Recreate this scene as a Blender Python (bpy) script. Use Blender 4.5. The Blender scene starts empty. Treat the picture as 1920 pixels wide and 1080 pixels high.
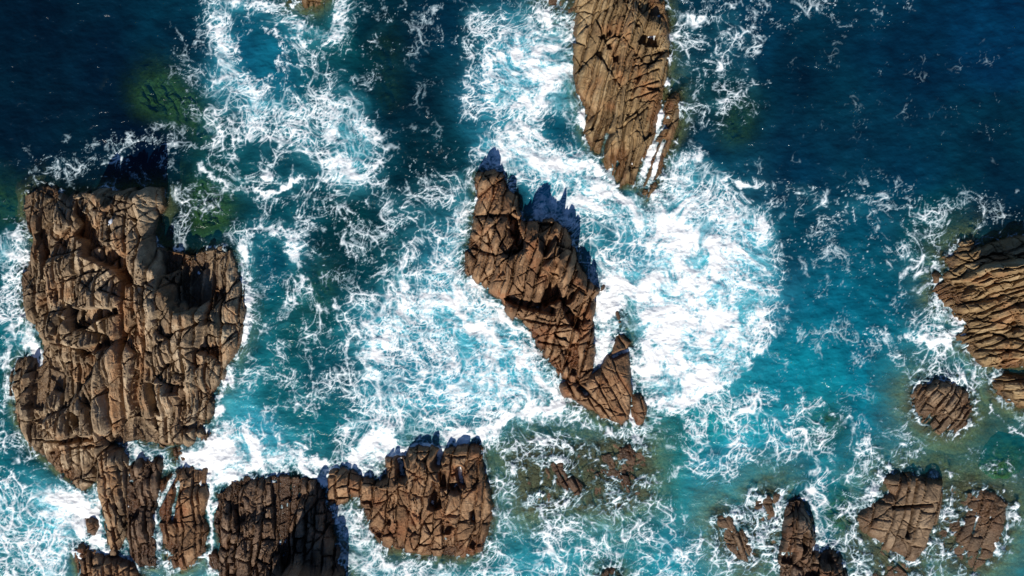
import bpy, math, time
import numpy as np
T0 = time.time(); DEBUG = False
sc = bpy.context.scene
COL = sc.collection

# ------------------------------------------------------------------ camera
H = 110.0            # drone height above the water (m)
PPM = 20.0           # photo pixels per metre on the water
cam_d = bpy.data.cameras.new('camera')
cam = bpy.data.objects.new('camera', cam_d); COL.objects.link(cam)
cam.location = (0, 0, H); cam.rotation_euler = (0, 0, 0)
cam_d.sensor_width = 36.0; cam_d.lens = 36.0*H/96.0
cam_d.clip_start = 1.0; cam_d.clip_end = 20000
sc.camera = cam

# ------------------------------------------------------------------ sky and sun
SUN_EL = math.radians(40)
SH = np.array([0.22, 1.0]); SH = SH/np.linalg.norm(SH)       # direction shadows fall
w = bpy.data.worlds.new('World'); sc.world = w; w.use_nodes = True
nt = w.node_tree; bg = nt.nodes['Background']
sky = nt.nodes.new('ShaderNodeTexSky'); sky.sky_type = 'NISHITA'; sky.sun_disc = False
sky.sun_elevation = SUN_EL
sky.sun_rotation = math.atan2(-SH[0], -SH[1])
sky.ozone_density = 10.0; sky.dust_density = 0.0
nt.links.new(sky.outputs[0], bg.inputs[0]); bg.inputs[1].default_value = 0.065
sd = bpy.data.lights.new('sun', 'SUN'); sun = bpy.data.objects.new('sun', sd); COL.objects.link(sun)
sd.energy = 5.0; sd.angle = math.radians(0.5); sd.color = (1.0, 0.94, 0.85)
from mathutils import Vector
dirv = Vector((SH[0]*math.cos(SUN_EL), SH[1]*math.cos(SUN_EL), -math.sin(SUN_EL)))
sun.rotation_euler = dirv.to_track_quat('-Z', 'Y').to_euler()
sun.location = (-20, -60, 60)
vs = sc.view_settings
vs.view_transform = 'Standard'; vs.look = 'None'; vs.exposure = 0.18; vs.gamma = 1.0

# ------------------------------------------------------------------ small maths kit
def W(px, py, z=0.0):
    """photo pixel -> world metres for a point at height z"""
    k = (H-z)/H/PPM
    return (np.asarray(px, float)-960)*k, (540-np.asarray(py, float))*k

def hsh(*a):
    """integer lattice hash -> float in [0,1)"""
    h = np.zeros(np.broadcast(*a).shape, np.uint32) + np.uint32(0x9E3779B9)
    for k, x in enumerate(a):
        x = np.asarray(x).astype(np.int64).astype(np.uint32)
        h = (h ^ x)*np.uint32(0x85EBCA6B)
        h ^= h >> np.uint32(13); h = h*np.uint32(0xC2B2AE35); h ^= h >> np.uint32(16)
    return h.astype(np.float64)/4294967296.0

_rng = np.random.RandomState(5)
_PERM = _rng.permutation(512).astype(np.int32); _PERM = np.concatenate([_PERM, _PERM])
_ang = _rng.rand(512)*2*np.pi; _GX = (1.5*np.cos(_ang)).astype(np.float32); _GY = (1.5*np.sin(_ang)).astype(np.float32)
_JX = _rng.rand(512).astype(np.float32); _JY = _rng.rand(512).astype(np.float32)

def pnoise(x, y, seed=0):
    """gradient noise, about -1..1"""
    x = np.asarray(x)+(seed % 97)*3.71; y = np.asarray(y)+(seed % 89)*5.13
    xf = np.floor(x); yf = np.floor(y); fx = (x-xf).astype(np.float32); fy = (y-yf).astype(np.float32)
    xi = xf.astype(np.int32) & 511; yi = yf.astype(np.int32) & 511; sd = seed*37 & 511
    u = fx*fx*fx*(fx*(fx*6-15)+10); v = fy*fy*fy*(fy*(fy*6-15)+10)
    p0 = _PERM[(xi+sd) & 511]; p1 = _PERM[(xi+1+sd) & 511]
    def g(p, b):
        return _PERM[p+((yi+b) & 511)]
    i = g(p0, 0); n00 = _GX[i]*fx+_GY[i]*fy
    i = g(p1, 0); n10 = _GX[i]*(fx-1)+_GY[i]*fy
    i = g(p0, 1); n01 = _GX[i]*fx+_GY[i]*(fy-1)
    i = g(p1, 1); n11 = _GX[i]*(fx-1)+_GY[i]*(fy-1)
    a = n00+u*(n10-n00); return a+v*(n01+u*(n11-n01)-a)

def fbm(x, y, seed=0, octv=4, gain=0.5, lac=2.03):
    s = 0; a = 1; n = 0
    for o in range(octv):
        s = s+a*pnoise(x, y, seed+o*17); n += a; a *= gain; x = x*lac+3.1; y = y*lac+7.7
    return s/n

def worley(x, y, seed=0, jit=0.9):
    xf = np.floor(x); yf = np.floor(y); fx = (x-xf).astype(np.float32); fy = (y-yf).astype(np.float32)
    xi = xf.astype(np.int32); yi = yf.astype(np.int32)
    f1 = np.full(x.shape, 9.0, np.float32); f2 = f1.copy()
    for a in (-1, 0, 1):
        p = _PERM[(xi+a+seed*13) & 511]
        for b in (-1, 0, 1):
            i = _PERM[p+((yi+b) & 511)]
            d = np.hypot(a+.5+jit*(_JX[i]-.5)-fx, b+.5+jit*(_JY[i]-.5)-fy)
            f2 = np.minimum(f2, np.maximum(f1, d)); f1 = np.minimum(f1, d)
    return f1, f2, None

def sst(a, b, x):
    t = np.clip((x-a)/(b-a), 0, 1); return t*t*(3-2*t)

def seg_dist(x, y, pts):
    d = np.full(x.shape, 1e9)
    for (ax, ay), (bx, by) in zip(pts[:-1], pts[1:]):
        vx, vy = bx-ax, by-ay; L = vx*vx+vy*vy+1e-9
        t = np.clip(((x-ax)*vx+(y-ay)*vy)/L, 0, 1)
        d = np.minimum(d, np.hypot(x-ax-t*vx, y-ay-t*vy))
    return d

def poly_sd(x, y, pts):
    """signed distance, positive inside"""
    pts = [tuple(p) for p in pts]
    d = seg_dist(x, y, pts+[pts[0]])
    ins = np.zeros(x.shape, bool); n = len(pts)
    for i in range(n):
        x0, y0 = pts[i]; x1, y1 = pts[(i+1) % n]
        if y0 == y1: continue
        c = ((y0 > y) != (y1 > y)) & (x < (x1-x0)*(y-y0)/(y1-y0)+x0)
        ins ^= c
    return np.where(ins, d, -d)

def wpts(pp, z=0.0):
    return [tuple(float(q) for q in W(a, b, z)) for a, b in pp]

def bricks(u, v, su, sv, seed, skew=0.3):
    """jointed layering: strips across v, each strip cut along u.  returns id, distance to joint, local coords"""
    w_ = v/sv; i = np.floor(w_)
    B = lambda k: k+0.62*(hsh(k, np.array(seed))-.5)
    k = np.where(w_ < B(i), i-1, np.where(w_ >= B(i+1), i+1, i))
    lo, hi = B(k), B(k+1); dv = np.minimum(w_-lo, hi-w_)*sv; fv = (w_-lo)/(hi-lo)-.5
    s2 = su*(0.55+0.9*hsh(k, np.array(seed+3)))
    x = u/s2+hsh(k, np.array(seed+4))*11+skew*(hsh(k, np.array(seed+8))-.5)*2*fv
    j = np.floor(x)
    C = lambda q: q+0.62*(hsh(q, k, np.array(seed+5))-.5)
    q = np.where(x < C(j), j-1, np.where(x >= C(j+1), j+1, j))
    lo, hi = C(q), C(q+1); du = np.minimum(x-lo, hi-x)*s2; fu = (x-lo)/(hi-lo)-.5
    return k, q, du, dv, fu, fv

# ------------------------------------------------------------------ mesh helpers
def make_mesh(name, co, quads, attrs=(), mats=(), smooth=False):
    me = bpy.data.meshes.new(name)
    me.vertices.add(len(co)); me.vertices.foreach_set('co', np.ascontiguousarray(co, np.float32).ravel())
    n = len(quads)
    me.loops.add(n*4); me.loops.foreach_set('vertex_index', np.ascontiguousarray(quads, np.int32).ravel())
    me.polygons.add(n); me.polygons.foreach_set('loop_start', np.arange(0, n*4, 4, dtype=np.int32))
    me.polygons.foreach_set('use_smooth', np.full(n, smooth, bool))
    for an, typ, data in attrs:
        a = me.attributes.new(an, typ, 'POINT')
        a.data.foreach_set('color' if typ == 'FLOAT_COLOR' else 'value', np.ascontiguousarray(data, np.float32).ravel())
    for m in mats: me.materials.append(m)
    me.update(calc_edges=True); me.validate()
    return me

def sub_mesh(name, co, quads, attrs, mats, smooth=False):
    used, inv = np.unique(quads, return_inverse=True)
    return make_mesh(name, co[used], inv.reshape(-1, 4), [(a, t, d[used]) for a, t, d in attrs], mats, smooth)

def grid_quads(nx, ny):
    i = np.arange(nx*ny).reshape(ny, nx)
    return np.stack([i[:-1,:-1], i[:-1,1:], i[1:,1:], i[1:,:-1]], -1).reshape(-1, 4)

def link(name, data, parent=None):
    o = bpy.data.objects.new(name, data); COL.objects.link(o)
    if parent is not None: o.parent = parent
    return o

def srgb(*c):
    c = np.array(c, float)/255.0
    return np.where(c <= .04045, c/12.92, ((c+.055)/1.055)**2.4)

# ------------------------------------------------------------------ materials
def N(nt, t, **kw):
    n = nt.nodes.new(t)
    for k, v in kw.items(): setattr(n, k, v)
    return n

def math_n(nt, op, a, b=None, c=None, clamp=False):
    n = N(nt, 'ShaderNodeMath', operation=op, use_clamp=clamp)
    for i, v in enumerate((a, b, c)):
        if v is None: continue
        if isinstance(v, (int, float)): n.inputs[i].default_value = v
        else: nt.links.new(v, n.inputs[i])
    return n.outputs[0]

def mixc(nt, f, a, b, blend='MIX'):
    n = N(nt, 'ShaderNodeMix', data_type='RGBA', blend_type=blend)
    for s, v in ((n.inputs[0], f), (n.inputs[6], a), (n.inputs[7], b)):
        if isinstance(v, (int, float)): s.default_value = v
        elif isinstance(v, tuple): s.default_value = (*v, 1) if len(v) == 3 else v
        else: nt.links.new(v, s)
    return n.outputs[2]

def ramp(nt, f, stops):
    r = N(nt, 'ShaderNodeValToRGB'); e = r.color_ramp.elements
    while len(e) < len(stops): e.new(0.5)
    for el, (p, c) in zip(e, stops): el.position = p; el.color = (*c, 1) if len(c) == 3 else c
    nt.links.new(f, r.inputs[0]); return r.outputs[0]

def rock_material(name, dark, mid, light, rust, rough=0.85, seed=0.0, rust_amt=0.5, weed=((.16,.13,.055), (.36,.29,.13), (.46,.38,.21))):
    m = bpy.data.materials.new(name); m.use_nodes = True; nt = m.node_tree; L = nt.links
    b = nt.nodes['Principled BSDF']
    geo = N(nt, 'ShaderNodeNewGeometry'); pos = geo.outputs['Position']
    mp = N(nt, 'ShaderNodeMapping'); L.new(pos, mp.inputs[0]); mp.inputs['Location'].default_value = (seed, seed*1.7, seed*.3)
    n1 = N(nt, 'ShaderNodeTexNoise'); L.new(mp.outputs[0], n1.inputs['Vector']); n1.inputs['Scale'].default_value = 0.9; n1.inputs['Detail'].default_value = 8; n1.inputs['Roughness'].default_value = .65
    n2 = N(nt, 'ShaderNodeTexNoise'); L.new(mp.outputs[0], n2.inputs['Vector']); n2.inputs['Scale'].default_value = 4.0; n2.inputs['Detail'].default_value = 6; n2.inputs['Roughness'].default_value = .7
    n3 = N(nt, 'ShaderNodeTexNoise'); L.new(mp.outputs[0], n3.inputs['Vector']); n3.inputs['Scale'].default_value = .35; n3.inputs['Detail'].default_value = 5
    ti = N(nt, 'ShaderNodeAttribute', attribute_name='tint')
    f = math_n(nt, 'MULTIPLY_ADD', n1.outputs[0], .55, math_n(nt, 'MULTIPLY_ADD', n2.outputs[0], .3, math_n(nt, 'MULTIPLY_ADD', ti.outputs['Fac'], .34, -.1)))
    col = ramp(nt, f, [(.22, dark), (.5, mid), (.78, light)])
    st = N(nt, 'ShaderNodeAttribute', attribute_name='rust')
    rf = math_n(nt, 'MULTIPLY', sst_node(nt, n3.outputs[0], .5, .68), rust_amt)
    rf = math_n(nt, 'MAXIMUM', rf, math_n(nt, 'MULTIPLY', st.outputs['Fac'], sst_node(nt, n1.outputs[0], .3, .6)))
    col = mixc(nt, rf, col, mixc(nt, .8, col, rust))
    li = math_n(nt, 'MULTIPLY', sst_node(nt, n2.outputs[0], .60, .74), sst_node(nt, n3.outputs[0], .42, .62))
    col = mixc(nt, math_n(nt, 'MULTIPLY', li, .55), col, (.55, .50, .41))
    # weed and algae that grow only under the waterline
    sp = N(nt, 'ShaderNodeSeparateXYZ'); L.new(pos, sp.inputs[0])
    wz = math_n(nt, 'MULTIPLY_ADD', n1.outputs[0], .6, math_n(nt, 'MULTIPLY', sp.outputs[2], 1.0))
    wf = sst_node(nt, wz, .15, -.25)
    weed = ramp(nt, n2.outputs[0], [(.3, weed[0]), (.55, weed[1]), (.8, weed[2])])
    col = mixc(nt, wf, col, weed)
    # rock wetted by the surf: darker and shinier up to an uneven splash line
    wet = sst_node(nt, math_n(nt, 'MULTIPLY_ADD', n3.outputs[0], -1.9, math_n(nt, 'MULTIPLY_ADD', n1.outputs[0], -.5, sp.outputs[2])), -.25, -.85)
    wet = math_n(nt, 'MULTIPLY', wet, math_n(nt, 'SUBTRACT', 1.0, wf))
    col = mixc(nt, wet, col, mixc(nt, 1.0, col, (.50, .44, .40), 'MULTIPLY'))
    L.new(col, b.inputs['Base Color'])
    L.new(math_n(nt, 'MULTIPLY_ADD', wet, .30-rough, rough), b.inputs['Roughness']); b.inputs['Specular IOR Level'].default_value = .35
    n4 = N(nt, 'ShaderNodeTexNoise'); L.new(mp.outputs[0], n4.inputs['Vector']); n4.inputs['Scale'].default_value = 3.0; n4.inputs['Detail'].default_value = 9; n4.inputs['Roughness'].default_value = .72
    bp = N(nt, 'ShaderNodeBump'); bp.inputs['Strength'].default_value = .9; bp.inputs['Distance'].default_value = .25
    L.new(n4.outputs[0], bp.inputs['Height']); L.new(bp.outputs[0], b.inputs['Normal'])
    return m

def sst_node(nt, v, a, b):
    n = N(nt, 'ShaderNodeMapRange', interpolation_type='SMOOTHSTEP')
    nt.links.new(v, n.inputs[0])
    n.inputs[1].default_value = a; n.inputs[2].default_value = b; n.inputs[3].default_value = 0; n.inputs[4].default_value = 1
    if a > b:
        n.inputs[1].default_value = b; n.inputs[2].default_value = a; n.inputs[3].default_value = 1; n.inputs[4].default_value = 0
    return n.outputs[0]

M_GREY = rock_material('grey_brown_rock', (.045,.030,.017), (.27,.190,.115), (.61,.48,.32), (.38,.17,.06), seed=1, rust_amt=.5)
M_TAN = rock_material('ochre_rock', (.062,.038,.018), (.275,.180,.084), (.51,.385,.22), (.34,.15,.058), seed=2, rust_amt=.7)
M_RED = rock_material('red_brown_rock', (.045,.024,.012), (.235,.130,.064), (.50,.325,.185), (.30,.11,.04), seed=3, rust_amt=.7)
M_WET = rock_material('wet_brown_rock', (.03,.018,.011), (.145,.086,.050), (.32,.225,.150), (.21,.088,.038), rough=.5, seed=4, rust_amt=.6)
M_PALE = rock_material('pale_brown_rock', (.06,.040,.024), (.24,.160,.093), (.43,.32,.21), (.27,.13,.055), rough=.7, seed=5, rust_amt=.4)
M_WEED = rock_material('weedy_sunken_rock', (.035,.09,.02), (.09,.19,.05), (.22,.28,.09), (.20,.18,.05), rough=.8, seed=6, rust_amt=.4, weed=((.035,.09,.02), (.09,.19,.05), (.22,.28,.09)))

def sea_material():
    m = bpy.data.materials.new('sea_water_and_foam'); m.use_nodes = True; nt = m.node_tree; L = nt.links
    b = nt.nodes['Principled BSDF']; out = nt.nodes['Material Output']
    pos = N(nt, 'ShaderNodeNewGeometry').outputs['Position']
    fo = N(nt, 'ShaderNodeAttribute', attribute_name='foam').outputs['Fac']
    wc = N(nt, 'ShaderNodeAttribute', attribute_name='watercol').outputs['Color']
    cl = N(nt, 'ShaderNodeAttribute', attribute_name='clear').outputs['Fac']
    nz = N(nt, 'ShaderNodeTexNoise'); L.new(pos, nz.inputs['Vector']); nz.inputs['Scale'].default_value = 5.0; nz.inputs['Detail'].default_value = 4; nz.inputs['Roughness'].default_value = .7
    amp = math_n(nt, 'MULTIPLY', math_n(nt, 'MULTIPLY', fo, math_n(nt, 'SUBTRACT', 1.0, fo)), 2.2)
    a = math_n(nt, 'MULTIPLY_ADD', math_n(nt, 'SUBTRACT', nz.outputs[0], .5), amp, fo, clamp=True)
    # thin foam is a bluish film, thick foam is white
    fcol = mixc(nt, a, (.42,.68,.78), (.89,.91,.91))
    n2 = N(nt, 'ShaderNodeTexNoise'); L.new(pos, n2.inputs['Vector']); n2.inputs['Scale'].default_value = .6; n2.inputs['Detail'].default_value = 5
    wcol = mixc(nt, 1.0, wc, ramp(nt, n2.outputs[0], [(.3, (.7,.7,.72)), (.7, (1.25,1.25,1.2))]), 'MULTIPLY')
    col = mixc(nt, a, wcol, fcol)
    L.new(col, b.inputs['Base Color'])
    L.new(math_n(nt, 'MULTIPLY_ADD', a, .6, .12), b.inputs['Roughness'])
    b.inputs['IOR'].default_value = 1.33
    bp = N(nt, 'ShaderNodeBump'); bp.inputs['Distance'].default_value = .16; bp.inputs['Strength'].default_value = .6
    n3 = N(nt, 'ShaderNodeTexNoise'); L.new(pos, n3.inputs['Vector']); n3.inputs['Scale'].default_value = 2.6; n3.inputs['Detail'].default_value = 6; n3.inputs['Roughness'].default_value = .65
    L.new(math_n(nt, 'ADD', math_n(nt, 'MULTIPLY', n3.outputs[0], .8), math_n(nt, 'MULTIPLY', a, .12)), bp.inputs['Height'])
    L.new(bp.outputs[0], b.inputs['Normal'])
    tr = N(nt, 'ShaderNodeBsdfTransparent'); tr.inputs[0].default_value = (.72, .92, .84, 1)
    mx = N(nt, 'ShaderNodeMixShader')
    L.new(math_n(nt, 'MULTIPLY', cl, math_n(nt, 'SUBTRACT', 1.0, a)), mx.inputs[0])
    L.new(b.outputs[0], mx.inputs[1]); L.new(tr.outputs[0], mx.inputs[2])
    L.new(mx.outputs[0], out.inputs['Surface'])
    return m
M_SEA = sea_material()

# ------------------------------------------------------------------ the rocks
# outline: photo pixels of the waterline; pts: (px, py, height); strata: pixel direction the layers run
ROCKS = []
def rock(name, label, outline, pts, mat, strata=(0, 1), b1=(3.2, 1.3), b2=(1.0, .42), a1=.7, a2=.26, edge=.7,
         slope=1.1, pits=(), slots=(), rust=(), seed=1, warp=.35, grooves=(), grow=.10, group=None, category='rock', minz=-2.6, cz=.6):
    ROCKS.append(dict(locals()))

rock('sea_stack', 'largest rock, broad grey-brown stack with upright ribs, at the left edge',
     [(40,362),(75,347),(100,352),(125,370),(135,360),(160,356),(200,358),(235,355),(270,352),(300,356),(303,385),(290,410),(283,440),(290,462),(330,470),(345,480),(365,475),(385,465),(415,460),(432,470),(440,500),(452,530),(458,580),(455,620),(448,650),(422,690),(420,715),(402,740),(395,775),(378,800),(385,815),(350,838),(300,835),(260,830),(230,835),(205,830),(205,850),(180,870),(175,905),(150,922),(125,905),(105,885),(85,865),(60,845),(45,820),(30,790),(22,750),(20,710),(28,680),(45,665),(70,680),(75,640),(60,610),(45,600),(40,550),(35,510),(50,480),(60,450),(42,430),(38,390)],
     [(200,380,4.0),(255,378,6.0),(230,430,4.4),(288,372,5.4),(272,440,3.8),(250,480,3.8),(80,400,1.8),(60,370,.7),(110,430,2.2),(150,400,2.2),(100,500,2.6),(55,520,1.4),(100,560,2.6),(180,500,3.3),(180,560,3.8),(180,610,3.2),(120,640,3.0),(200,670,3.7),(160,715,3.1),(230,600,3.0),(282,508,4.1),(322,512,.7),(305,474,.8),(358,562,1.2),(285,560,4.2),(345,522,.7),(325,490,.5),(385,505,.6),(375,545,1.0),(340,592,5.0),(312,575,4.7),(385,618,4.4),(330,650,4.0),(385,630,3.5),(425,600,2.3),(435,540,1.2),(410,480,.6),(350,700,2.6),(300,720,2.6),(300,800,1.2),(240,800,1.4),(240,700,2.8),(370,760,1.1),(180,780,2.6),(120,800,2.3),(60,760,1.3),(140,860,1.5),(140,900,.8),(55,700,1.1),(90,710,1.0)],
     M_GREY, strata=(-.05, 1), b1=(5.2, 1.15), b2=(2.3, .38), a1=1.05, a2=.44, edge=.8, slope=.9, seed=11,
     grooves=[([(206,590),(204,700),(205,830)],.2,1.2),([(240,480),(238,600),(228,830)],.22,1.1),([(262,540),(264,680),(258,820)],.16,.9),([(286,690),(288,830)],.18,1.0),([(310,720),(308,830)],.14,.8),([(338,715),(336,835)],.16,.9),([(90,530),(85,600),(100,690)],.22,1.2),([(60,500),(66,600)],.2,.9),([(150,480),(152,570)],.15,.7),([(182,490),(178,575)],.15,.7),([(108,440),(112,560)],.2,1.0),([(400,470),(402,560),(406,680)],.2,1.0),([(300,600),(330,560),(380,540)],.2,.9),([(300,650),(340,620),(400,600)],.15,.7),([(310,690),(360,660),(410,650)],.15,.7),([(110,720),(130,790),(150,830)],.2,1.0),([(60,790),(110,770),(140,740)],.15,.7),([(160,720),(180,800),(205,845)],.2,1.0),([(90,850),(140,840),(190,835)],.12,.6),([(255,340),(300,410)],.12,.5),([(200,370),(300,395)],.12,.6),([(190,395),(290,420)],.12,.6),([(215,360),(218,440)],.14,.7)],
     pits=[([(138,372),(150,395),(175,410),(200,450),(240,485),(262,530),(250,540),(215,505),(160,480),(165,455),(140,440),(150,420),(135,400)],1.5),
           ([(80,425),(92,412),(96,425),(88,445),(92,470),(88,520),(80,525),(78,470),(66,440)],1.2),
           ([(125,565),(150,578),(230,575),(232,588),(190,602),(170,618),(140,618),(130,590)],1.3),
           ([(150,655),(205,638),(218,646),(160,670)],.8),
           ([(55,695),(75,680),(85,700),(95,715),(118,720),(118,742),(95,735),(80,770),(45,765),(60,740)],1.0),
           ([(135,770),(160,775),(160,802),(140,800)],1.1), ([(55,825),(110,825),(180,813),(180,825),(120,834)],.7),
           ([(300,470),(345,480),(400,470),(420,470),(390,520),(390,560),(370,582),(340,588),(322,565),(330,530),(345,500),(300,520)],1.4),
           ([(395,560),(408,640),(405,672),(372,660),(385,600)],1.0),
           ([(280,715),(305,720),(302,778),(285,772)],1.1), ([(312,716),(342,718),(338,738),(315,738)],.8),
           ([(338,802),(385,785),(382,800),(345,812)],.7), ([(105,625),(118,630),(112,665),(100,660)],.9),
           ([(118,590),(130,600),(115,640),(108,620)],.8),([(235,620),(242,622),(236,700),(228,700)],.7),([(256,690),(264,690),(258,790),(250,790)],.8)],
     rust=[([(240,450),(245,560),(232,640),(215,800)],.9),([(262,560),(275,640),(262,760)],.7),([(340,720),(335,800)],.3),([(205,840),(190,880)],.4)])

rock('sea_stack', 'jagged red-brown wedge rock in the centre, casting long blue shadows on foam',
     [(895,322),(928,316),(945,330),(955,355),(968,368),(970,395),(985,415),(1035,415),(1060,430),(1075,470),(1090,510),(1114,530),(1124,545),(1115,560),(1117,620),(1114,690),(1103,717),(1070,722),(1050,705),(1030,680),(1005,640),(985,605),(950,590),(940,565),(920,550),(890,530),(875,510),(876,470),(885,430),(890,400),(895,370),(890,345)],
     [(915,340,2.3),(920,390,2.4),(940,440,3.0),(900,500,1.5),(950,490,3.2),(990,440,3.5),(1010,435,3.8),(1040,440,3.8),(1000,520,3.5),(1065,500,3.8),(1100,540,2.6),(1030,580,2.7),(980,575,2.0),(1060,620,2.1),(1030,650,1.4),(1080,680,1.2),(1092,600,1.9)],
     M_RED, strata=(-.28, 1), b1=(3.4, 1.05), b2=(1.4, .38), a1=.95, a2=.38, edge=.55, slope=1.1, seed=22,
     grooves=[([(1030,450),(1005,520),(995,570)],.2,1.0),([(1050,470),(1030,540),(1008,575)],.18,.9),([(885,465),(930,480),(985,470)],.16,.9),([(895,405),(960,405)],.16,.9),([(970,420),(965,500),(950,560)],.2,1.1),([(1080,510),(1040,600)],.16,.8),([(985,600),(1050,610),(1105,600)],.15,.8),([(1010,640),(1060,650),(1105,640)],.13,.7),([(1040,620),(1070,700)],.13,.6)],
     pits=[([(1040,480),(1052,500),(1050,540),(1056,562),(1020,578),(1014,560),(1030,510)],1.6),
           ([(950,555),(1000,563),(1046,578),(1042,592),(990,582),(950,567)],.9),
           ([(1008,418),(1040,418),(1046,450),(1022,484),(1008,470)],1.0),
           ([(1050,560),(1085,538),(1075,562),(1064,572),(1090,600),(1086,622),(1070,612),(1058,590)],1.2),
           ([(952,400),(975,408),(972,452),(955,445)],1.2),([(880,440),(905,455),(900,470),(882,460)],.6),([(935,500),(948,492),(946,515),(934,520)],.6),
           ([(1060,652),(1072,655),(1070,668),(1058,666)],.7),([(1070,690),(1082,695),(1080,706),(1068,702)],.6)])

rock('rock_shelf', 'low brown tapering rock just below the central wedge, split by foam channels',
     [(1152,642),(1160,622),(1172,628),(1184,642),(1178,662),(1180,700),(1184,740),(1182,786),(1166,798),(1130,787),(1110,773),(1085,757),(1060,744),(1050,722),(1068,714),(1084,722),(1098,722),(1108,704),(1126,690),(1142,668)],
     [(1166,640,.6),(1162,665,1.0),(1150,710,1.5),(1130,740,1.3),(1165,760,1.2),(1100,745,1.0),(1064,730,1.1),(1140,778,.8)],
     M_RED, strata=(.55, 1), b1=(2.4, 1.3), b2=(.9, .5), a1=.34, a2=.18, edge=.22, slope=.6, seed=23, warp=.25,
     slots=[([(1088,727),(1100,738)],.12),([(1150,668),(1182,655)],.07)], grooves=[([(1090,728),(1130,765),(1150,792)],.1,.6),([(1130,700),(1120,750)],.1,.4)])
rock('small_rock', 'small almond-shaped brown rock at the tip below the central wedge',
     [(1190,741),(1200,745),(1210,770),(1205,790),(1196,796),(1188,772)], [(1198,770,.7)], M_RED, strata=(.3,1), b1=(1.2,.7), b2=(.5,.3), a1=.2, a2=.12, edge=.25, slope=1.2, seed=24, grow=.32, warp=.12)
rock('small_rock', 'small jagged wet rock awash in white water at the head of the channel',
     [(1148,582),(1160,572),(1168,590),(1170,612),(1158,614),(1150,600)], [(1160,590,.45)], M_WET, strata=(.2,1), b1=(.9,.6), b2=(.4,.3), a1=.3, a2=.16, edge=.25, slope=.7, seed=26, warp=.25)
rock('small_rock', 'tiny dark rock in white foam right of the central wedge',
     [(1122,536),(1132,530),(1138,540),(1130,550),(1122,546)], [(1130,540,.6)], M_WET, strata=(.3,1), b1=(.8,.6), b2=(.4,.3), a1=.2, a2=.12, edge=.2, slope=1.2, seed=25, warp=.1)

rock('rock_spur', 'long ochre rock with slanting joints reaching down from the top edge',
     [(1082,-140),(1100,-190),(1200,-190),(1235,-120),(1238,-20),(1250,30),(1256,80),(1251,130),(1246,170),(1240,200),(1226,250),(1215,290),(1202,330),(1192,352),(1176,345),(1162,357),(1150,330),(1140,322),(1130,290),(1112,287),(1105,262),(1095,240),(1098,215),(1085,180),(1080,140),(1078,80),(1074,60),(1078,0)],
     [(1100,50,1.5),(1150,60,2.2),(1190,40,2.5),(1225,60,1.6),(1160,150,2.1),(1225,130,1.6),(1110,150,1.2),(1165,250,1.4),(1190,320,.7),(1110,240,.8),(1145,320,.5),(1160,-120,2.4),(1240,20,.8)],
     M_TAN, strata=(-.24, 1), b1=(6.0, 1.1), b2=(1.9, .40), a1=.55, a2=.26, edge=.6, slope=.9, seed=33, warp=.3,
     grooves=[([(1187,0),(1165,60),(1150,105)],.13,.8),([(1222,20),(1200,80),(1182,140),(1172,200),(1166,330)],.14,.9),([(1130,0),(1120,40),(1145,90)],.12,.6),([(1145,110),(1130,170),(1112,240)],.13,.7),([(1160,120),(1142,200),(1135,280)],.12,.6),([(1190,110),(1240,95)],.1,.5),([(1188,125),(1240,112)],.1,.5),([(1180,150),(1235,128)],.1,.5),([(1178,170),(1235,150)],.1,.5),([(1172,190),(1230,170)],.1,.5),([(1165,240),(1215,200)],.1,.5),([(1190,260),(1185,345)],.12,.6),([(1150,270),(1150,340)],.12,.6)],
     pits=[([(1194,82),(1202,64),(1234,62),(1234,88),(1215,88)],1.2),([(1120,72),(1146,52),(1146,68),(1130,76)],.6),([(1150,104),(1162,104),(1160,122),(1150,118)],.7),([(1210,165),(1240,160),(1238,172),(1215,172)],.6),([(1222,6),(1246,10),(1244,32),(1222,30)],.9),([(1190,48),(1198,48),(1198,56),(1190,54)],.5),([(1136,85),(1148,80),(1146,96),(1138,96)],.5)],
     slots=[([(1139,252),(1130,285)],.13),([(1144,318),(1143,335)],.12)],
     rust=[([(1150,90),(1165,150)],.8),([(1190,100),(1200,140)],.6),([(1120,150),(1100,180)],.6)])
rock('rock_spur', 'thin ochre sliver beside the long top rock, separated by a white channel',
     [(1252,176),(1275,170),(1280,200),(1270,240),(1260,270),(1250,290),(1236,350),(1222,370),(1212,379),(1206,362),(1214,330),(1226,285),(1236,250),(1243,205)],
     [(1262,190,.7),(1255,230,1.0),(1240,280,.6),(1225,335,.5)],
     M_TAN, strata=(-.3, 1), b1=(2.6, .8), b2=(.9, .35), a1=.35, a2=.16, edge=.35, slope=.9, seed=34, warp=.2,
     slots=[([(1246,262),(1236,290),(1224,330),(1213,352)],.13),([(1232,268),(1222,290)],.15),([(1240,205),(1228,250),(1218,290),(1206,325),(1200,346)],.25)],
     pits=[([(1242,228),(1254,215),(1262,222),(1256,240),(1244,240)],.7)])

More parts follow.
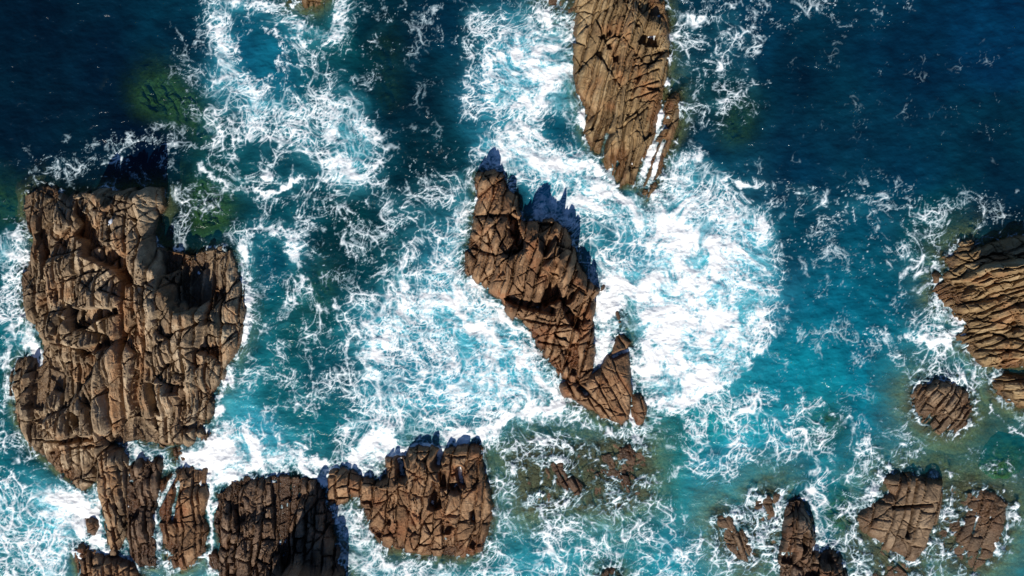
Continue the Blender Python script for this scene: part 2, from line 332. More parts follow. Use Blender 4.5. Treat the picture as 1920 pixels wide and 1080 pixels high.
rock('rock_headland', 'tan cross-jointed rock running off the right edge',
     [(1775,482),(1795,476),(1808,452),(1830,446),(1845,468),(1870,452),(1920,440),(2010,430),(2060,480),(2060,690),(1920,688),(1880,692),(1850,690),(1840,675),(1822,655),(1802,640),(1797,628),(1815,615),(1802,600),(1785,580),(1765,565),(1757,547),(1762,532),(1775,525),(1780,505)],
     [(1800,500,1.2),(1820,470,.7),(1850,515,2.6),(1880,512,3.6),(1920,505,4.0),(1980,500,4.4),(1870,470,1.2),(1910,465,1.4),(1850,560,2.2),(1905,560,2.8),(1905,640,2.0),(1830,620,1.1),(1780,550,.7),(1960,600,2.8),(1960,670,1.8)],
     M_TAN, strata=(1, -.38), b1=(2.8, .75), b2=(1.1, .38), a1=.5, a2=.26, edge=.7, slope=.55, seed=44, warp=.55, cz=1.2,
     grooves=[([(1800,570),(1860,560),(1920,540)],.13,.7),([(1800,590),(1860,585),(1930,565)],.13,.7),([(1810,628),(1860,625),(1930,640)],.15,.8),([(1830,560),(1870,520)],.12,.6),([(1860,580),(1900,520)],.12,.6),([(1905,560),(1890,680)],.14,.8),([(1830,660),(1880,655),(1930,660)],.14,.8)],
     pits=[([(1793,548),(1798,530),(1815,527),(1840,537),(1830,543),(1815,552)],.8),([(1880,690),(1880,672),(1925,668),(1930,690)],.4)],
     rust=[([(1870,560),(1900,600)],.7)])
rock('rock_shelf', 'low tan block under the right-edge headland, across a dark gully',
     [(1862,716),(1885,703),(1920,706),(2030,706),(2030,778),(1930,770),(1895,764),(1875,747),(1862,735)],
     [(1880,725,1.0),(1905,740,1.2),(1960,740,1.6)], M_TAN, strata=(1,-.05), b1=(1.6,.8), b2=(.8,.4), a1=.3, a2=.16, edge=.5, slope=.6, seed=45, warp=.25)
rock('small_rock', 'tiny tan rock ringed by foam at the left tip of the right-edge headland',
     [(1751,516),(1760,510),(1767,516),(1764,528),(1755,531)], [(1759,520,.7)], M_TAN, strata=(.3,1), b1=(.8,.6), b2=(.4,.3), a1=.2, a2=.12, edge=.2, slope=.8, seed=46, warp=.1)
rock('small_rock', 'round brown islet with a yellow-green underwater skirt, near the right edge',
     [(1717,742),(1730,724),(1760,718),(1790,722),(1815,735),(1823,765),(1813,795),(1795,810),(1765,808),(1742,798),(1724,780),(1716,760)],
     [(1760,735,1.2),(1740,760,.9),(1780,765,1.2),(1770,795,.5),(1805,760,.8),(1745,785,.4)], M_PALE, strata=(.5,-.7), b1=(1.5,.7), b2=(.7,.32), a1=.34, a2=.2, edge=.5, slope=.38, seed=47, grow=.32, warp=.3)

rock('rock_slab', 'flat brown slab scored by crossing cracks, at the lower right',
     [(1665,902),(1700,895),(1735,898),(1764,906),(1760,950),(1750,990),(1735,1025),(1715,1048),(1695,1043),(1665,1024),(1640,1008),(1622,990),(1617,975),(1640,952),(1660,936),(1678,928),(1668,915)],
     [(1690,905,1.1),(1740,915,1.2),(1720,960,1.1),(1645,975,.8),(1700,1015,.8)], M_PALE, strata=(-.25,1), b1=(2.4,1.4), b2=(1.1,.55), a1=.2, a2=.10, edge=.4, slope=.28, seed=51, grow=.32, warp=.2,
     pits=[([(1718,900),(1724,900),(1706,1010),(1698,1010)],.5),([(1672,948),(1750,942),(1750,949),(1672,956)],.45)])
rock('rock_slab', 'wide drowned brown slab in foam, furthest to the lower right',
     [(1775,925),(1825,920),(1870,932),(1889,950),(1885,985),(1880,1020),(1865,1045),(1830,1065),(1795,1055),(1770,1020),(1775,990)],
     [(1850,950,.48),(1820,1000,.42),(1860,1010,.42),(1785,960,-.08),(1790,1030,.0)], M_PALE, strata=(-.3,1), b1=(2.0,1.2), b2=(.9,.5), a1=.22, a2=.12, edge=.5, slope=.26, seed=52, grow=.32, warp=.3,
     pits=[([(1853,945),(1860,945),(1848,1010),(1840,1010)],.35)])
rock('rock_slab', 'drowned olive ledge showing through water below the cracked slab',
     [(1612,985),(1650,1018),(1700,1055),(1735,1085),(1760,1130),(1640,1140),(1612,1060)],
     [(1650,1040,-.12),(1690,1080,.08),(1630,1020,-.3),(1660,1100,.1)], M_PALE, strata=(.7,.6), b1=(2.2,1.2), b2=(1.0,.5), a1=.22, a2=.12, edge=.4, slope=.3, seed=53, warp=.3)
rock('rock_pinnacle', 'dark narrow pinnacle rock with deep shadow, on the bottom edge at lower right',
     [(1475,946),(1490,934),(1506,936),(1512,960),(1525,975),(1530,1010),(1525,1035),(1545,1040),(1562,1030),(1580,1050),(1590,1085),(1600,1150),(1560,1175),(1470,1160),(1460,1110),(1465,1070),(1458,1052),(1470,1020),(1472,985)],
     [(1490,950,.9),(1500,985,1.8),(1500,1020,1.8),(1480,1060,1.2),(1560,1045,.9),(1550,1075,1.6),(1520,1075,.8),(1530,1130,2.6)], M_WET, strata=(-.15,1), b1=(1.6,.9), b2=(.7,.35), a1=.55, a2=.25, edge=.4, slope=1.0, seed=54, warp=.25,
     pits=[([(1505,1000),(1516,995),(1514,1030),(1505,1045)],1.0),([(1470,1040),(1495,1035),(1490,1062),(1470,1060)],.9),([(1536,1050),(1560,1040),(1570,1060),(1545,1070)],.6)])
rock('small_rock', 'slim half-drowned brown rock with foam on its right, left of the dark pinnacle',
     [(1350,980),(1362,968),(1378,972),(1386,990),(1400,1010),(1416,1040),(1410,1056),(1390,1050),(1370,1030),(1358,1005)],
     [(1368,985,.42),(1385,1020,.5),(1400,1045,.4)], M_PALE, strata=(.4,1), b1=(1.5,.8), b2=(.7,.35), a1=.25, a2=.14, edge=.4, slope=.28, seed=55, grow=.32, warp=.25)
rock('small_rock', 'drowned brown rock under a foam ring touching the dark pinnacle',
     [(1425,940),(1440,930),(1458,932),(1464,960),(1456,1000),(1448,1030),(1428,1020),(1418,980)],
     [(1448,945,.25),(1438,985,-.1),(1440,1015,-.2)], M_PALE, strata=(.2,1), b1=(1.5,.8), b2=(.7,.35), a1=.25, a2=.14, edge=.4, slope=.3, seed=56, grow=.32, warp=.25)

rock('rock_shelf', 'blocky brown rock platform with finger-like upper edge, at bottom centre',
     [(612,892),(625,880),(640,876),(660,882),(680,895),(700,901),(720,896),(722,862),(740,857),(760,859),(768,840),(790,831),(812,834),(830,850),(845,842),(865,838),(885,836),(904,839),(906,870),(915,910),(922,950),(915,1000),(905,1034),(880,1044),(840,1047),(800,1040),(760,1036),(720,1031),(705,1015),(695,990),(688,962),(680,946),(668,936),(650,938),(632,945),(615,950),(611,920)],
     [(640,900,1.3),(625,935,.9),(690,930,1.1),(735,880,1.6),(790,860,1.8),(770,920,1.8),(870,870,1.5),(895,900,1.4),(840,960,1.6),(780,980,1.4),(880,990,1.6),(730,1000,1.0),(840,1030,.7),(910,960,1.1),(720,960,1.2)],
     M_RED, strata=(-.12, 1), b1=(2.0, 1.15), b2=(.85, .42), a1=.5, a2=.2, edge=.5, slope=.6, seed=61, warp=.45,
     pits=[([(803,950),(811,898),(822,905),(828,950),(815,955)],1.3),([(742,880),(762,874),(764,890),(744,904)],.9),([(820,885),(836,880),(838,915),(822,915)],1.0),([(718,980),(725,962),(733,975),(730,985)],.6),([(695,990),(706,985),(718,1005),(712,1010),(698,998)],.7),([(826,990),(840,970),(852,985),(845,1000),(828,1002)],.7),([(840,905),(860,905),(866,925),(845,925)],.8),([(880,958),(890,955),(890,982),(880,980)],.8),([(880,1000),(900,1005),(890,1030),(878,1025)],.7),([(830,1010),(840,1005),(838,1030),(826,1030)],.5)],
     slots=[([(750,862),(756,890)],.08),([(828,846),(822,870)],.14),([(862,878),(866,905)],.06)])
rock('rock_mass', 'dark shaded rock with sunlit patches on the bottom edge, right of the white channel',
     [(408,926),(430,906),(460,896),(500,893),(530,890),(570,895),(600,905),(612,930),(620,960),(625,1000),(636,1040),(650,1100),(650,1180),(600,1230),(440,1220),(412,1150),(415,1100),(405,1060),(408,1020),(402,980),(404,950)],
     [(440,930,.9),(430,990,1.9),(455,950,1.3),(470,1000,2.1),(460,1050,2.0),(500,950,1.0),(520,1000,1.0),(500,1050,2.2),(530,1050,1.0),(550,930,.5),(570,970,2.0),(600,980,1.8),(590,1000,2.2),(580,1050,1.2),(620,1060,.9),(532,1120,8.5),(532,1160,8.5),(600,1120,5.8),(640,1130,4.5),(470,1120,2.4)],  # unseen high crest past the bottom edge, raised to throw shade over this rock
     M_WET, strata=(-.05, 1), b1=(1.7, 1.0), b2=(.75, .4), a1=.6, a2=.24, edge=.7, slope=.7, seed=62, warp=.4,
     pits=[([(505,900),(560,900),(555,960),(540,990),(545,1060),(530,1075),(518,1030),(508,980)],1.3),([(435,950),(455,940),(460,980),(440,990)],.8)],
     slots=[])
rock('rock_column', 'long narrow upright rib of rock under the largest stack, leftmost of three',
     [(182,850),(205,836),(228,842),(243,868),(240,920),(244,960),(236,1000),(218,1044),(202,1050),(195,1020),(192,980),(186,940),(180,900)],
     [(205,870,2.0),(215,920,1.8),(225,970,1.5),(210,1010,1.2),(208,1040,.8),(232,880,1.0)], M_GREY, strata=(.12,1), b1=(2.6,.6), b2=(.9,.35), a1=.5, a2=.2, edge=.35, slope=1.4, seed=63, warp=.4, rust=[([(190,870),(200,960),(208,1030)],.6)])
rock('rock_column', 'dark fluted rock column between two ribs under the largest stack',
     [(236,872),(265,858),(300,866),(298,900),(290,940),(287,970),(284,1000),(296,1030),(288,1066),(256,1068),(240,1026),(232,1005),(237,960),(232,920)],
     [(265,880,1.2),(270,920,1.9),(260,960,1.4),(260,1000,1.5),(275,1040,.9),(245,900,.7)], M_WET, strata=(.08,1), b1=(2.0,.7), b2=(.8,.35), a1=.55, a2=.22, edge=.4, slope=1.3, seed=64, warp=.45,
     pits=[([(242,940),(262,935),(262,970),(245,980)],.8)])
rock('rock_column', 'rounded brown rock column laced with foam runnels, left of the white channel',
     [(300,902),(328,882),(350,877),(384,882),(388,920),(385,950),(380,970),(390,1000),(386,1040),(356,1066),(320,1076),(304,1040),(300,1000),(292,960),(296,930)],
     [(350,900,.9),(360,930,1.5),(340,960,1.2),(350,1000,1.0),(330,1040,.8),(370,1020,.9),(310,960,.6)], M_RED, strata=(.03,1), b1=(2.0,.8), b2=(.8,.4), a1=.35, a2=.18, edge=.5, slope=.9, seed=65, warp=.45,
     slots=[([(328,890),(306,930),(290,960),(298,1000),(300,1050)],.15),([(335,905),(325,950),(322,975)],.06)],
     rust=[([(320,920),(330,980)],.8)])
rock('rock_shelf', 'low rounded brown rock on the bottom edge at lower left, under blue shade',
     [(134,1032),(150,1021),(168,1026),(190,1042),(230,1052),(255,1056),(264,1100),(260,1170),(170,1180),(150,1110),(140,1062)],
     [(150,1040,.7),(165,1065,1.0),(200,1075,1.3),(240,1075,1.2),(210,1130,2.2)], M_RED, strata=(.15,1), b1=(1.6,.8), b2=(.7,.35), a1=.35, a2=.18, edge=.5, slope=.9, seed=66, warp=.2)
rock('small_rock', 'small brown knob in white foam at the lower left',
     [(154,978),(168,970),(180,976),(182,990),(174,1005),(160,1002)], [(168,988,.8)], M_RED, strata=(.2,1), b1=(.9,.6), b2=(.4,.3), a1=.25, a2=.15, edge=.3, slope=.9, seed=67, warp=.12)
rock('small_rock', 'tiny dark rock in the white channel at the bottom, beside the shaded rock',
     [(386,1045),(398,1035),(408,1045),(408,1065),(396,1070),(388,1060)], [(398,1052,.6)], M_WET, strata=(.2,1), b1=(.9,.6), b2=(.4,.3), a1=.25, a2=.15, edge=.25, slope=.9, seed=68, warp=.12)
rock('small_rock', 'low brown rock in churning foam between the largest stack and its columns',
     [(318,845),(335,838),(345,852),(340,868),(325,866)], [(330,852,.3)], M_RED, strata=(.2,1), b1=(.9,.6), b2=(.4,.3), a1=.25, a2=.15, edge=.3, slope=.6, seed=69, warp=.15)
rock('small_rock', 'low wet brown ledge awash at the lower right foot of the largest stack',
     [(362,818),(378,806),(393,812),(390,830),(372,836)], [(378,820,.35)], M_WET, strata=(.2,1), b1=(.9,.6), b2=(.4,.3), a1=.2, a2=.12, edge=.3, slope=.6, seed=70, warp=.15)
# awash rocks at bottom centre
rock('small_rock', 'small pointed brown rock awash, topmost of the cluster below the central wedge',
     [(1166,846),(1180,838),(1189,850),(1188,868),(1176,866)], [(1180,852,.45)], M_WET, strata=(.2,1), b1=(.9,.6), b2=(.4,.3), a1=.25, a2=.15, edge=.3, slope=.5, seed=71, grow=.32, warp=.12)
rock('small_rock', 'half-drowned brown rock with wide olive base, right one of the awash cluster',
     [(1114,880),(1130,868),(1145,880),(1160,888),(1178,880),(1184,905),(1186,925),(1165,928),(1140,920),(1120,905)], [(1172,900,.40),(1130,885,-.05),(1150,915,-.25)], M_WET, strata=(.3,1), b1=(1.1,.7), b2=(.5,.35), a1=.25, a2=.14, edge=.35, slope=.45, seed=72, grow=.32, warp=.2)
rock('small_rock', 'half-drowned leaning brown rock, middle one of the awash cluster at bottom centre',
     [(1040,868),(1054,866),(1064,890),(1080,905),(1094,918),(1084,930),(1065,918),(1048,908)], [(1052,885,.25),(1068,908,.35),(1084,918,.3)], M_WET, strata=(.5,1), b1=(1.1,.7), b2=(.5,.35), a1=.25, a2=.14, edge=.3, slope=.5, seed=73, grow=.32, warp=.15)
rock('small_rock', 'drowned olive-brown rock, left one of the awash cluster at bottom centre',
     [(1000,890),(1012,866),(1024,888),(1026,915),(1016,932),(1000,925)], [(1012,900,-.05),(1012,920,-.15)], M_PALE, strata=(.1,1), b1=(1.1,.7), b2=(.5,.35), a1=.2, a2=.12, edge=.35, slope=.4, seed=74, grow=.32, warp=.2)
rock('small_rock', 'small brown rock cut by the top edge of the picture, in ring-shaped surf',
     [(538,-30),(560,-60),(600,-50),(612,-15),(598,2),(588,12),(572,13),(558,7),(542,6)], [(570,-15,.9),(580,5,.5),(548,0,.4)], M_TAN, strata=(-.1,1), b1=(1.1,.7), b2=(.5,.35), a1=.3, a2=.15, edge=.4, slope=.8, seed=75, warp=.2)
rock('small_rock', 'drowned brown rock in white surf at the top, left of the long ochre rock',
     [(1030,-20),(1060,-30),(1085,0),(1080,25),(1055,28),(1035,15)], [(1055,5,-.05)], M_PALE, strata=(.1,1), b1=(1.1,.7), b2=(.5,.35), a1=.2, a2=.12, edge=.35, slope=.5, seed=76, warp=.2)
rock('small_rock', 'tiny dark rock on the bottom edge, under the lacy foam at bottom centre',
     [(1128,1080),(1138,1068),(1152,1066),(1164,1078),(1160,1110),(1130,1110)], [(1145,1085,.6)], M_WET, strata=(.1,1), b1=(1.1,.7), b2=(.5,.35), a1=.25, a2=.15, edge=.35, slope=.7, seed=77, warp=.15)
rock('submerged_rock', 'broad brown drowned shoal under lacy foam below the central wedge',
     [(975,860),(1030,838),(1090,850),(1150,835),(1200,840),(1205,920),(1150,950),(1070,945),(990,950)], [(1010,890,-.04),(1060,880,-.10),(1130,890,-.03),(1180,870,-.06),(1090,920,-.18)], M_PALE, strata=(.2,1), b1=(1.6,.9), b2=(.7,.4), a1=.34, a2=.2, edge=.5, slope=.3, seed=78, warp=.4, group='rocks under the surface', cz=0)
# rocks wholly under water, seen as green patches
for k, (lab, cx, cy, rx, ry, z, sl) in enumerate([
    ('sunken weedy green rock in dark water, upper left', 312, 185, 52, 36, -.55, .45),
    ('sunken olive green rock right of the largest stack, near its upper corner', 392, 385, 20, 42, -.35, .5),
    ('sunken green rock between the largest stack and the central surf', 588, 545, 26, 44, -.9, .5),
    ('sunken green rock in dark water right of the thin ochre sliver', 1385, 232, 20, 36, -.8, .5),
    ('sunken olive rock in turquoise water below the right lobe of surf', 1546, 800, 24, 22, -.45, .5),
    ('sunken dim green rock in dark water, top centre-left', 722, 125, 22, 60, -1.15, .5),
    ('sunken olive rock between the dark pinnacle and the cracked slab', 1580, 965, 20, 30, -.3, .5),
    ('sunken green rock at the left edge, level with the top of the largest stack', -4, 385, 22, 34, -.7, .5),
    ('sunken green rock trailing down below the weedy upper-left one', 385, 242, 22, 20, -.7, .5),
    ('small sunken olive rock with a foam collar, above the drowned slab', 1878, 878, 14, 9, -.1, .5)]):
    an = np.linspace(0, 2*np.pi, 14, endpoint=False)
    rr = 1+.25*np.sin(an*2+k)+.15*np.sin(an*3+2*k)
    rock('submerged_rock', lab, [(cx+rx*r*math.cos(a), cy+ry*r*math.sin(a)) for a, r in zip(an, rr)], [(cx, cy, z*1.05-.1)], M_WEED,
         strata=(.4, 1), b1=(1.8, .9), b2=(.8, .4), a1=.75, a2=.3, edge=.5, slope=sl, seed=90+k, warp=1.1, group='rocks under the surface', cz=0)

GS = .075
rock_fields = []          # (x0, y0, nx, ny, Z) used for the water depth
def build_rock(R):
    seed = R['seed']
    out = wpts(R['outline'], R['cz'])
    ox = [p[0] for p in out]; oy = [p[1] for p in out]
    mg = min(4.0, 2.4/R['slope'])+.3
    x0, x1, y0, y1 = min(ox)-mg, max(ox)+mg, min(oy)-mg, max(oy)+mg
    nx = int((x1-x0)/GS)+2; ny = int((y1-y0)/GS)+2
    X, Y = np.meshgrid(x0+np.arange(nx)*GS, y0+np.arange(ny)*GS)
    # strata axes in world space
    su = np.array([R['strata'][0], -R['strata'][1]], float); su /= np.linalg.norm(su)
    wp = R['warp']
    wx = wp*fbm(X/2.6, Y/2.6, seed, 4); wy = wp*fbm(X/2.6+9, Y/2.6+5, seed+50, 4)
    U = (X+wx)*su[0]+(Y+wy)*su[1]; V = -(X+wx)*su[1]+(Y+wy)*su[0]
    k1, q1, du1, dv1, fu1, fv1 = bricks(U, V, *R['b1'], seed*7+1)
    # the outline steps in and out with the blocks
    blk = hsh(k1, q1, np.array(seed+77))
    step = (blk-.5)*min(.5, .28*R['b1'][1])*1.1
    d = poly_sd(X+.5*wx, Y+.5*wy, out)+step+.10*fbm(X/.5, Y/.5, seed+5, 3)+R['grow']
    # smooth relief from the height points
    num = np.zeros_like(X); den = np.zeros_like(X)
    for px, py, z in R['pts']:
        cx, cy = W(px, py, max(z, 0))
        g = 1.0/(((X-cx)**2+(Y-cy)**2)+.35)**2
        num += g*z; den += g
    S = num/den
    sub = max(p[2] for p in R['pts']) < 0
    prof = 1-np.exp(-np.maximum(d, 0)/R['edge'])
    if sub: Z = np.where(d > 0, S, S+d*R['slope'])
    else: Z = np.where(d > 0, (S+.12)*prof-.12, -.12+d*R['slope'])
    ins = sst(-.15, .45, d)*np.clip(.35+S/1.2, .35, 1.0)
    h = lambda n: hsh(k1, q1, np.array(seed*13+n))
    A1, A2 = R['a1']*1.25, R['a2']*1.3
    b = (h(1)-.5)*A1+(h(2)-.5)*fu1*A1*1.5+(h(3)-.5)*fv1*A1*1.3
    dj = np.minimum(du1, dv1)
    jw = .06+.10*hsh(k1, np.array(seed+15))
    b -= (.60+.9*hsh(k1, np.array(seed+16)))*A1*np.maximum(np.exp(-(dv1/jw)**2), .6*np.exp(-(du1/(.8*jw))**2))
    # broad tilted faces that cut across the layering
    ca, sa = math.cos(.62), math.sin(.62)
    k3, q3, du3, dv3, fu3, fv3 = bricks(U*ca-V*sa, U*sa+V*ca, 4.2, 2.6, seed*7+5, .8)
    f3 = lambda n: hsh(k3, q3, np.array(seed*19+n))
    b = b*(.55+.7*f3(9))+A1*((f3(1)-.5)*.8+(f3(2)-.5)*fu3*1.8+(f3(3)-.5)*fv3*1.6)-.45*A1*np.exp(-(np.minimum(du3, dv3)/.12)**2)*(f3(4) > .35)
    # weathered, rounded shoulders
    b += .18*A1*(1-(2*fv1)**2)*h(5)+.08*A1*(1-(2*fu1)**4)
    # finer blocks with their own joint direction
    a = .32*(hsh(k1, q1, np.array(seed+9))-.5)
    U2 = U*np.cos(a)-V*np.sin(a)+.07*fbm(X/.6, Y/.6, seed+20, 3); V2 = U*np.sin(a)+V*np.cos(a)+.07*fbm(X/.6, Y/.6, seed+23, 3)
    k2, q2, du2, dv2, fu2, fv2 = bricks(U2, V2, *R['b2'], seed*7+3)
    g = lambda n: hsh(k2, q2, np.array(seed*17+n))
    fine = .25+1.3*h(6)**1.5+.25*fbm(X/1.8, Y/1.8, seed+33, 2)       # some slabs are smooth, some broken up
    fine = np.maximum(fine, .12)*(.30+.9*f3(8)**1.2)
    fine = fine*(.10+.90*sst(.1, 1.7, d))
    b += fine*((g(1)-.5)*A2*.7+(g(2)-.5)*fu2*A2*1.5+(g(3)-.5)*fv2*A2*1.2+.15*A2*(1-(2*fv2)**2))
    b -= fine*.8*A2*np.maximum(np.exp(-(dv2/(.05+.06*g(7)))**2), .5*np.exp(-(du2/.05)**2))*(hsh(k2, np.array(seed+31)) > .2)
    # open diagonal joints
    for j, ang in enumerate((.9, -.7)):
        c, s = math.cos(ang), math.sin(ang)
        t = (U*s+V*c)/2.3+.12*fbm(X/1.5, Y/1.5, seed+40+j, 3); fr = t-np.floor(t)-.5-.7*(hsh(np.floor(t), np.array(seed+j))-.5)
        b -= .5*A2*np.exp(-(fr*2.3/.07)**2)*(hsh(np.floor(t), np.array(seed+60+j)) > .35)
    # stepped bedding
    b += .26*A1*fbm(U/1.6, V/.5, seed+66, 4)+.07*fine*fbm(X/.35, Y/.35, seed+67, 3)
    stri = 1-np.abs(fbm(U/2.2+.2*wx, V/.24, seed+68, 3))*2.2            # fine bedding lines
    b += R['a2']*.34*(stri-.5)*(.3+h(8))
    Z = Z+b*ins
    for pp, hw, dep in R['grooves']:
        q = seg_dist(X+.4*wx, Y+.4*wy, wpts(pp, 1.5))
        Z = np.where(Z > .2, np.maximum(Z-dep*np.exp(-(q/(hw*(.7+.6*hsh(k2, np.array(seed+3)))))**2), .12), Z)
    # no thin towers, no pools inside the rock
    def blur(f, r):
        for ax_ in (0, 1):
            p_ = np.pad(f, [(r+1, r) if i == ax_ else (0, 0) for i in (0, 1)], 'edge').cumsum(ax_); n_ = f.shape[ax_]
            f = (np.take(p_, np.arange(2*r+1, 2*r+1+n_), ax_)-np.take(p_, np.arange(0, n_), ax_))/(2*r+1)
        return f
    Z = np.minimum(Z, blur(Z, 5)+.10+.20*R['a1'])
    Z = np.where((d > .30) & (S > .6), np.maximum(Z, .16+.10*np.abs(fbm(X/.5, Y/.5, seed+81, 3))+.2*np.abs(b)*sst(.3, .8, d)), Z)
    for pp, dep in R['pits']:
        q = poly_sd(X+.35*wx+.06*fbm(X/.4, Y/.4, seed+70, 2), Y+.35*wy, wpts(pp, 1.5 if max(p[2] for p in R['pts']) > 2.5 else .8))
        Z = np.where(Z > .15, np.maximum(Z-1.5*dep*sst(-.10, .22, q), .14+.3*np.abs(b)+.12*np.abs(fbm(X/.5, Y/.5, seed+82, 3))), Z)
    for pp, hw in R['slots']:
        q = seg_dist(X+.3*wx, Y+.3*wy, wpts(pp, .3))
        hw2 = hw*(.6+.9*fbm(X/.8, Y/.8, seed+80, 3))
        Z = np.minimum(Z, -.35+np.maximum(q-hw2, 0)*4.0)
    Z = np.maximum(Z, -2.6+.1*fbm(X, Y, seed+3, 2))
    rock_fields.append((x0, y0, nx, ny, Z))
    tint = .6*hsh(k1, q1, np.array(seed+71))+.4*hsh(k2, q2, np.array(seed+72))
    rust = np.zeros_like(X)
    for pp, am in R['rust']:
        q = seg_dist(X+wx, Y, wpts(pp, 1.5)); rust = np.maximum(rust, am*np.exp(-(q/.55)**2))
    # cut the sheet into joint-bounded slabs, each a part
    co = np.stack([X, Y, Z], -1).reshape(-1, 3)
    qd = grid_quads(nx, ny)
    zc = Z.reshape(-1)[qd].max(1)
    keep = zc > -2.45
    ids = (k1*100000+q1).astype(np.int64).reshape(-1)[qd[:, 0]]
    attrs = [('tint', 'FLOAT', tint.reshape(-1)), ('rust', 'FLOAT', rust.reshape(-1))]
    root = link(R['name'], None)
    cxm, cym = float(np.mean(ox)), float(np.mean(oy))
    root.location = (cxm, cym, 0); root.empty_display_size = 1
    co = co-np.array([cxm, cym, 0])
    root['kind'] = 'thing'; root['label'] = R['label']; root['category'] = R['category']
    if R['group']: root['group'] = R['group']
    # fine mesh where the rock shows, three times coarser far under water
    CB = 3
    ny3, nx3 = (ny-1)//CB, (nx-1)//CB
    zb = Z[:ny3*CB, :nx3*CB].reshape(ny3, CB, nx3, CB).max((1, 3))
    zb = np.maximum(np.maximum(zb, np.pad(zb, 1, 'edge')[2:, 1:-1]), np.pad(zb, 1, 'edge')[1:-1, 2:])
    deepb = zb < (-.75 if sub else -.22)
    dm = np.zeros((ny-1, nx-1), bool); dm[:ny3*CB, :nx3*CB] = np.repeat(np.repeat(deepb, CB, 0), CB, 1)
    above = ~dm.reshape(-1)
    iv = np.arange(nx*ny).reshape(ny, nx)[::CB, ::CB]
    cq = np.stack([iv[:-1, :-1], iv[:-1, 1:], iv[1:, 1:], iv[1:, :-1]], -1)
    dmk = deepb[:cq.shape[0], :cq.shape[1]] & (zb[:cq.shape[0], :cq.shape[1]] > -2.45)
    restq = cq[dmk[:, :]].reshape(-1, 4)
    u, cnt = np.unique(ids[keep & above], return_counts=True)
    big = u[cnt*GS*GS > .55]
    if len(big) > 280: big = u[np.argsort(-cnt)][:280]
    order = np.argsort(ids, kind='stable')
    sid = ids[order]
    isbig = np.zeros(len(ids), bool)
    for b_ in big:
        lo, hi = np.searchsorted(sid, b_), np.searchsorted(sid, b_, 'right')
        f = order[lo:hi]; f = f[(keep & above)[f]]
        # connected pieces only: one slab, one mesh
        left = set(f.tolist()); rw = nx-1
        while left:
            st = [left.pop()]; comp = []
            while st:
                c = st.pop(); comp.append(c)
                for n_ in (c-1, c+1, c-rw, c+rw):
                    if n_ in left: left.discard(n_); st.append(n_)
            if len(comp)*GS*GS < .4: continue
            comp = np.array(comp); isbig[comp] = True
            link('slab', sub_mesh('slab', co, qd[comp], attrs, (R['mat'],)), root)
    small = keep & above & ~isbig
    if small.any():
        ru = link('rubble', sub_mesh('rubble', co, qd[small], attrs, (R['mat'],)), root); ru['kind'] = 'stuff'
    if len(restq): link('submerged_foot', sub_mesh('submerged_foot', co, restq, attrs, (R['mat'],)), root)
    return len(big)

tot = 0
for R in ROCKS: tot += build_rock(R)
print('rocks', len(ROCKS), 'slabs', tot, round(time.time()-T0, 1))

# ------------------------------------------------------------------ the sea
WS = .07
gx0, gx1, gy0, gy1 = -49.6, 49.6, -28.6, 28.6
nx = int((gx1-gx0)/WS)+1; ny = int((gy1-gy0)/WS)+1
X, Y = np.meshgrid(gx0+np.arange(nx)*WS, gy0+np.arange(ny)*WS)
PX, PY = X*PPM+960, 540-Y*PPM      # map coordinates in which the foam is laid out (metres x 20)
RZ = np.full(X.shape, -9.0)
for (x0, y0, rnx, rny, Z) in rock_fields:
    i0 = max(0, int((x0-gx0)/WS)); i1 = min(nx, int((x0+rnx*GS-gx0)/WS)+1)
    j0 = max(0, int((y0-gy0)/WS)); j1 = min(ny, int((y0+rny*GS-gy0)/WS)+1)
    if i1 <= i0 or j1 <= j0: continue
    sx = np.clip((X[j0:j1, i0:i1]-x0)/GS, 0, rnx-1.001); sy = np.clip((Y[j0:j1, i0:i1]-y0)/GS, 0, rny-1.001)
    ix = sx.astype(int); iy = sy.astype(int); fx = sx-ix; fy = sy-iy
    z = (Z[iy, ix]*(1-fx)+Z[iy, ix+1]*fx)*(1-fy)+(Z[iy+1, ix]*(1-fx)+Z[iy+1, ix+1]*fx)*fy
    RZ[j0:j1, i0:i1] = np.maximum(RZ[j0:j1, i0:i1], np.where(z < -2.4, -9, z))

if DEBUG: np.save('/tmp/RZ.npy', RZ)
# --- foam cover (share of the surface that is white), laid in soft polygons and bands
wrx = 30*fbm(X/3.0, Y/3.0, 301, 5, .6)+9*fbm(X/.8, Y/.8, 305, 3); wry = 30*fbm(X/3.0+40, Y/3.0, 311, 5, .6)+9*fbm(X/.8, Y/.8+30, 315, 3)
QX, QY = PX+wrx, PY+wry
D = np.full(X.shape, .04)
def area(pp, v, soft=30, amt=1.0):
    global D
    xs = [p[0] for p in pp]; ys = [p[1] for p in pp]
    m = (QX > min(xs)-soft*2) & (QX < max(xs)+soft*2) & (QY > min(ys)-soft*2) & (QY < max(ys)+soft*2)
    f = sst(-soft, soft, poly_sd(QX[m], QY[m], pp))*amt
    D[m] = D[m]*(1-f)+v*f
def band(pp, wd, v, mode='max'):
    global D
    xs = [p[0] for p in pp]; ys = [p[1] for p in pp]
    m = (QX > min(xs)-wd*3) & (QX < max(xs)+wd*3) & (QY > min(ys)-wd*3) & (QY < max(ys)+wd*3)
    q = seg_dist(QX[m], QY[m], pp); f = np.exp(-(q/wd)**2)
    D[m] = np.maximum(D[m], v*f) if mode == 'max' else D[m]*(1-f)+v*f
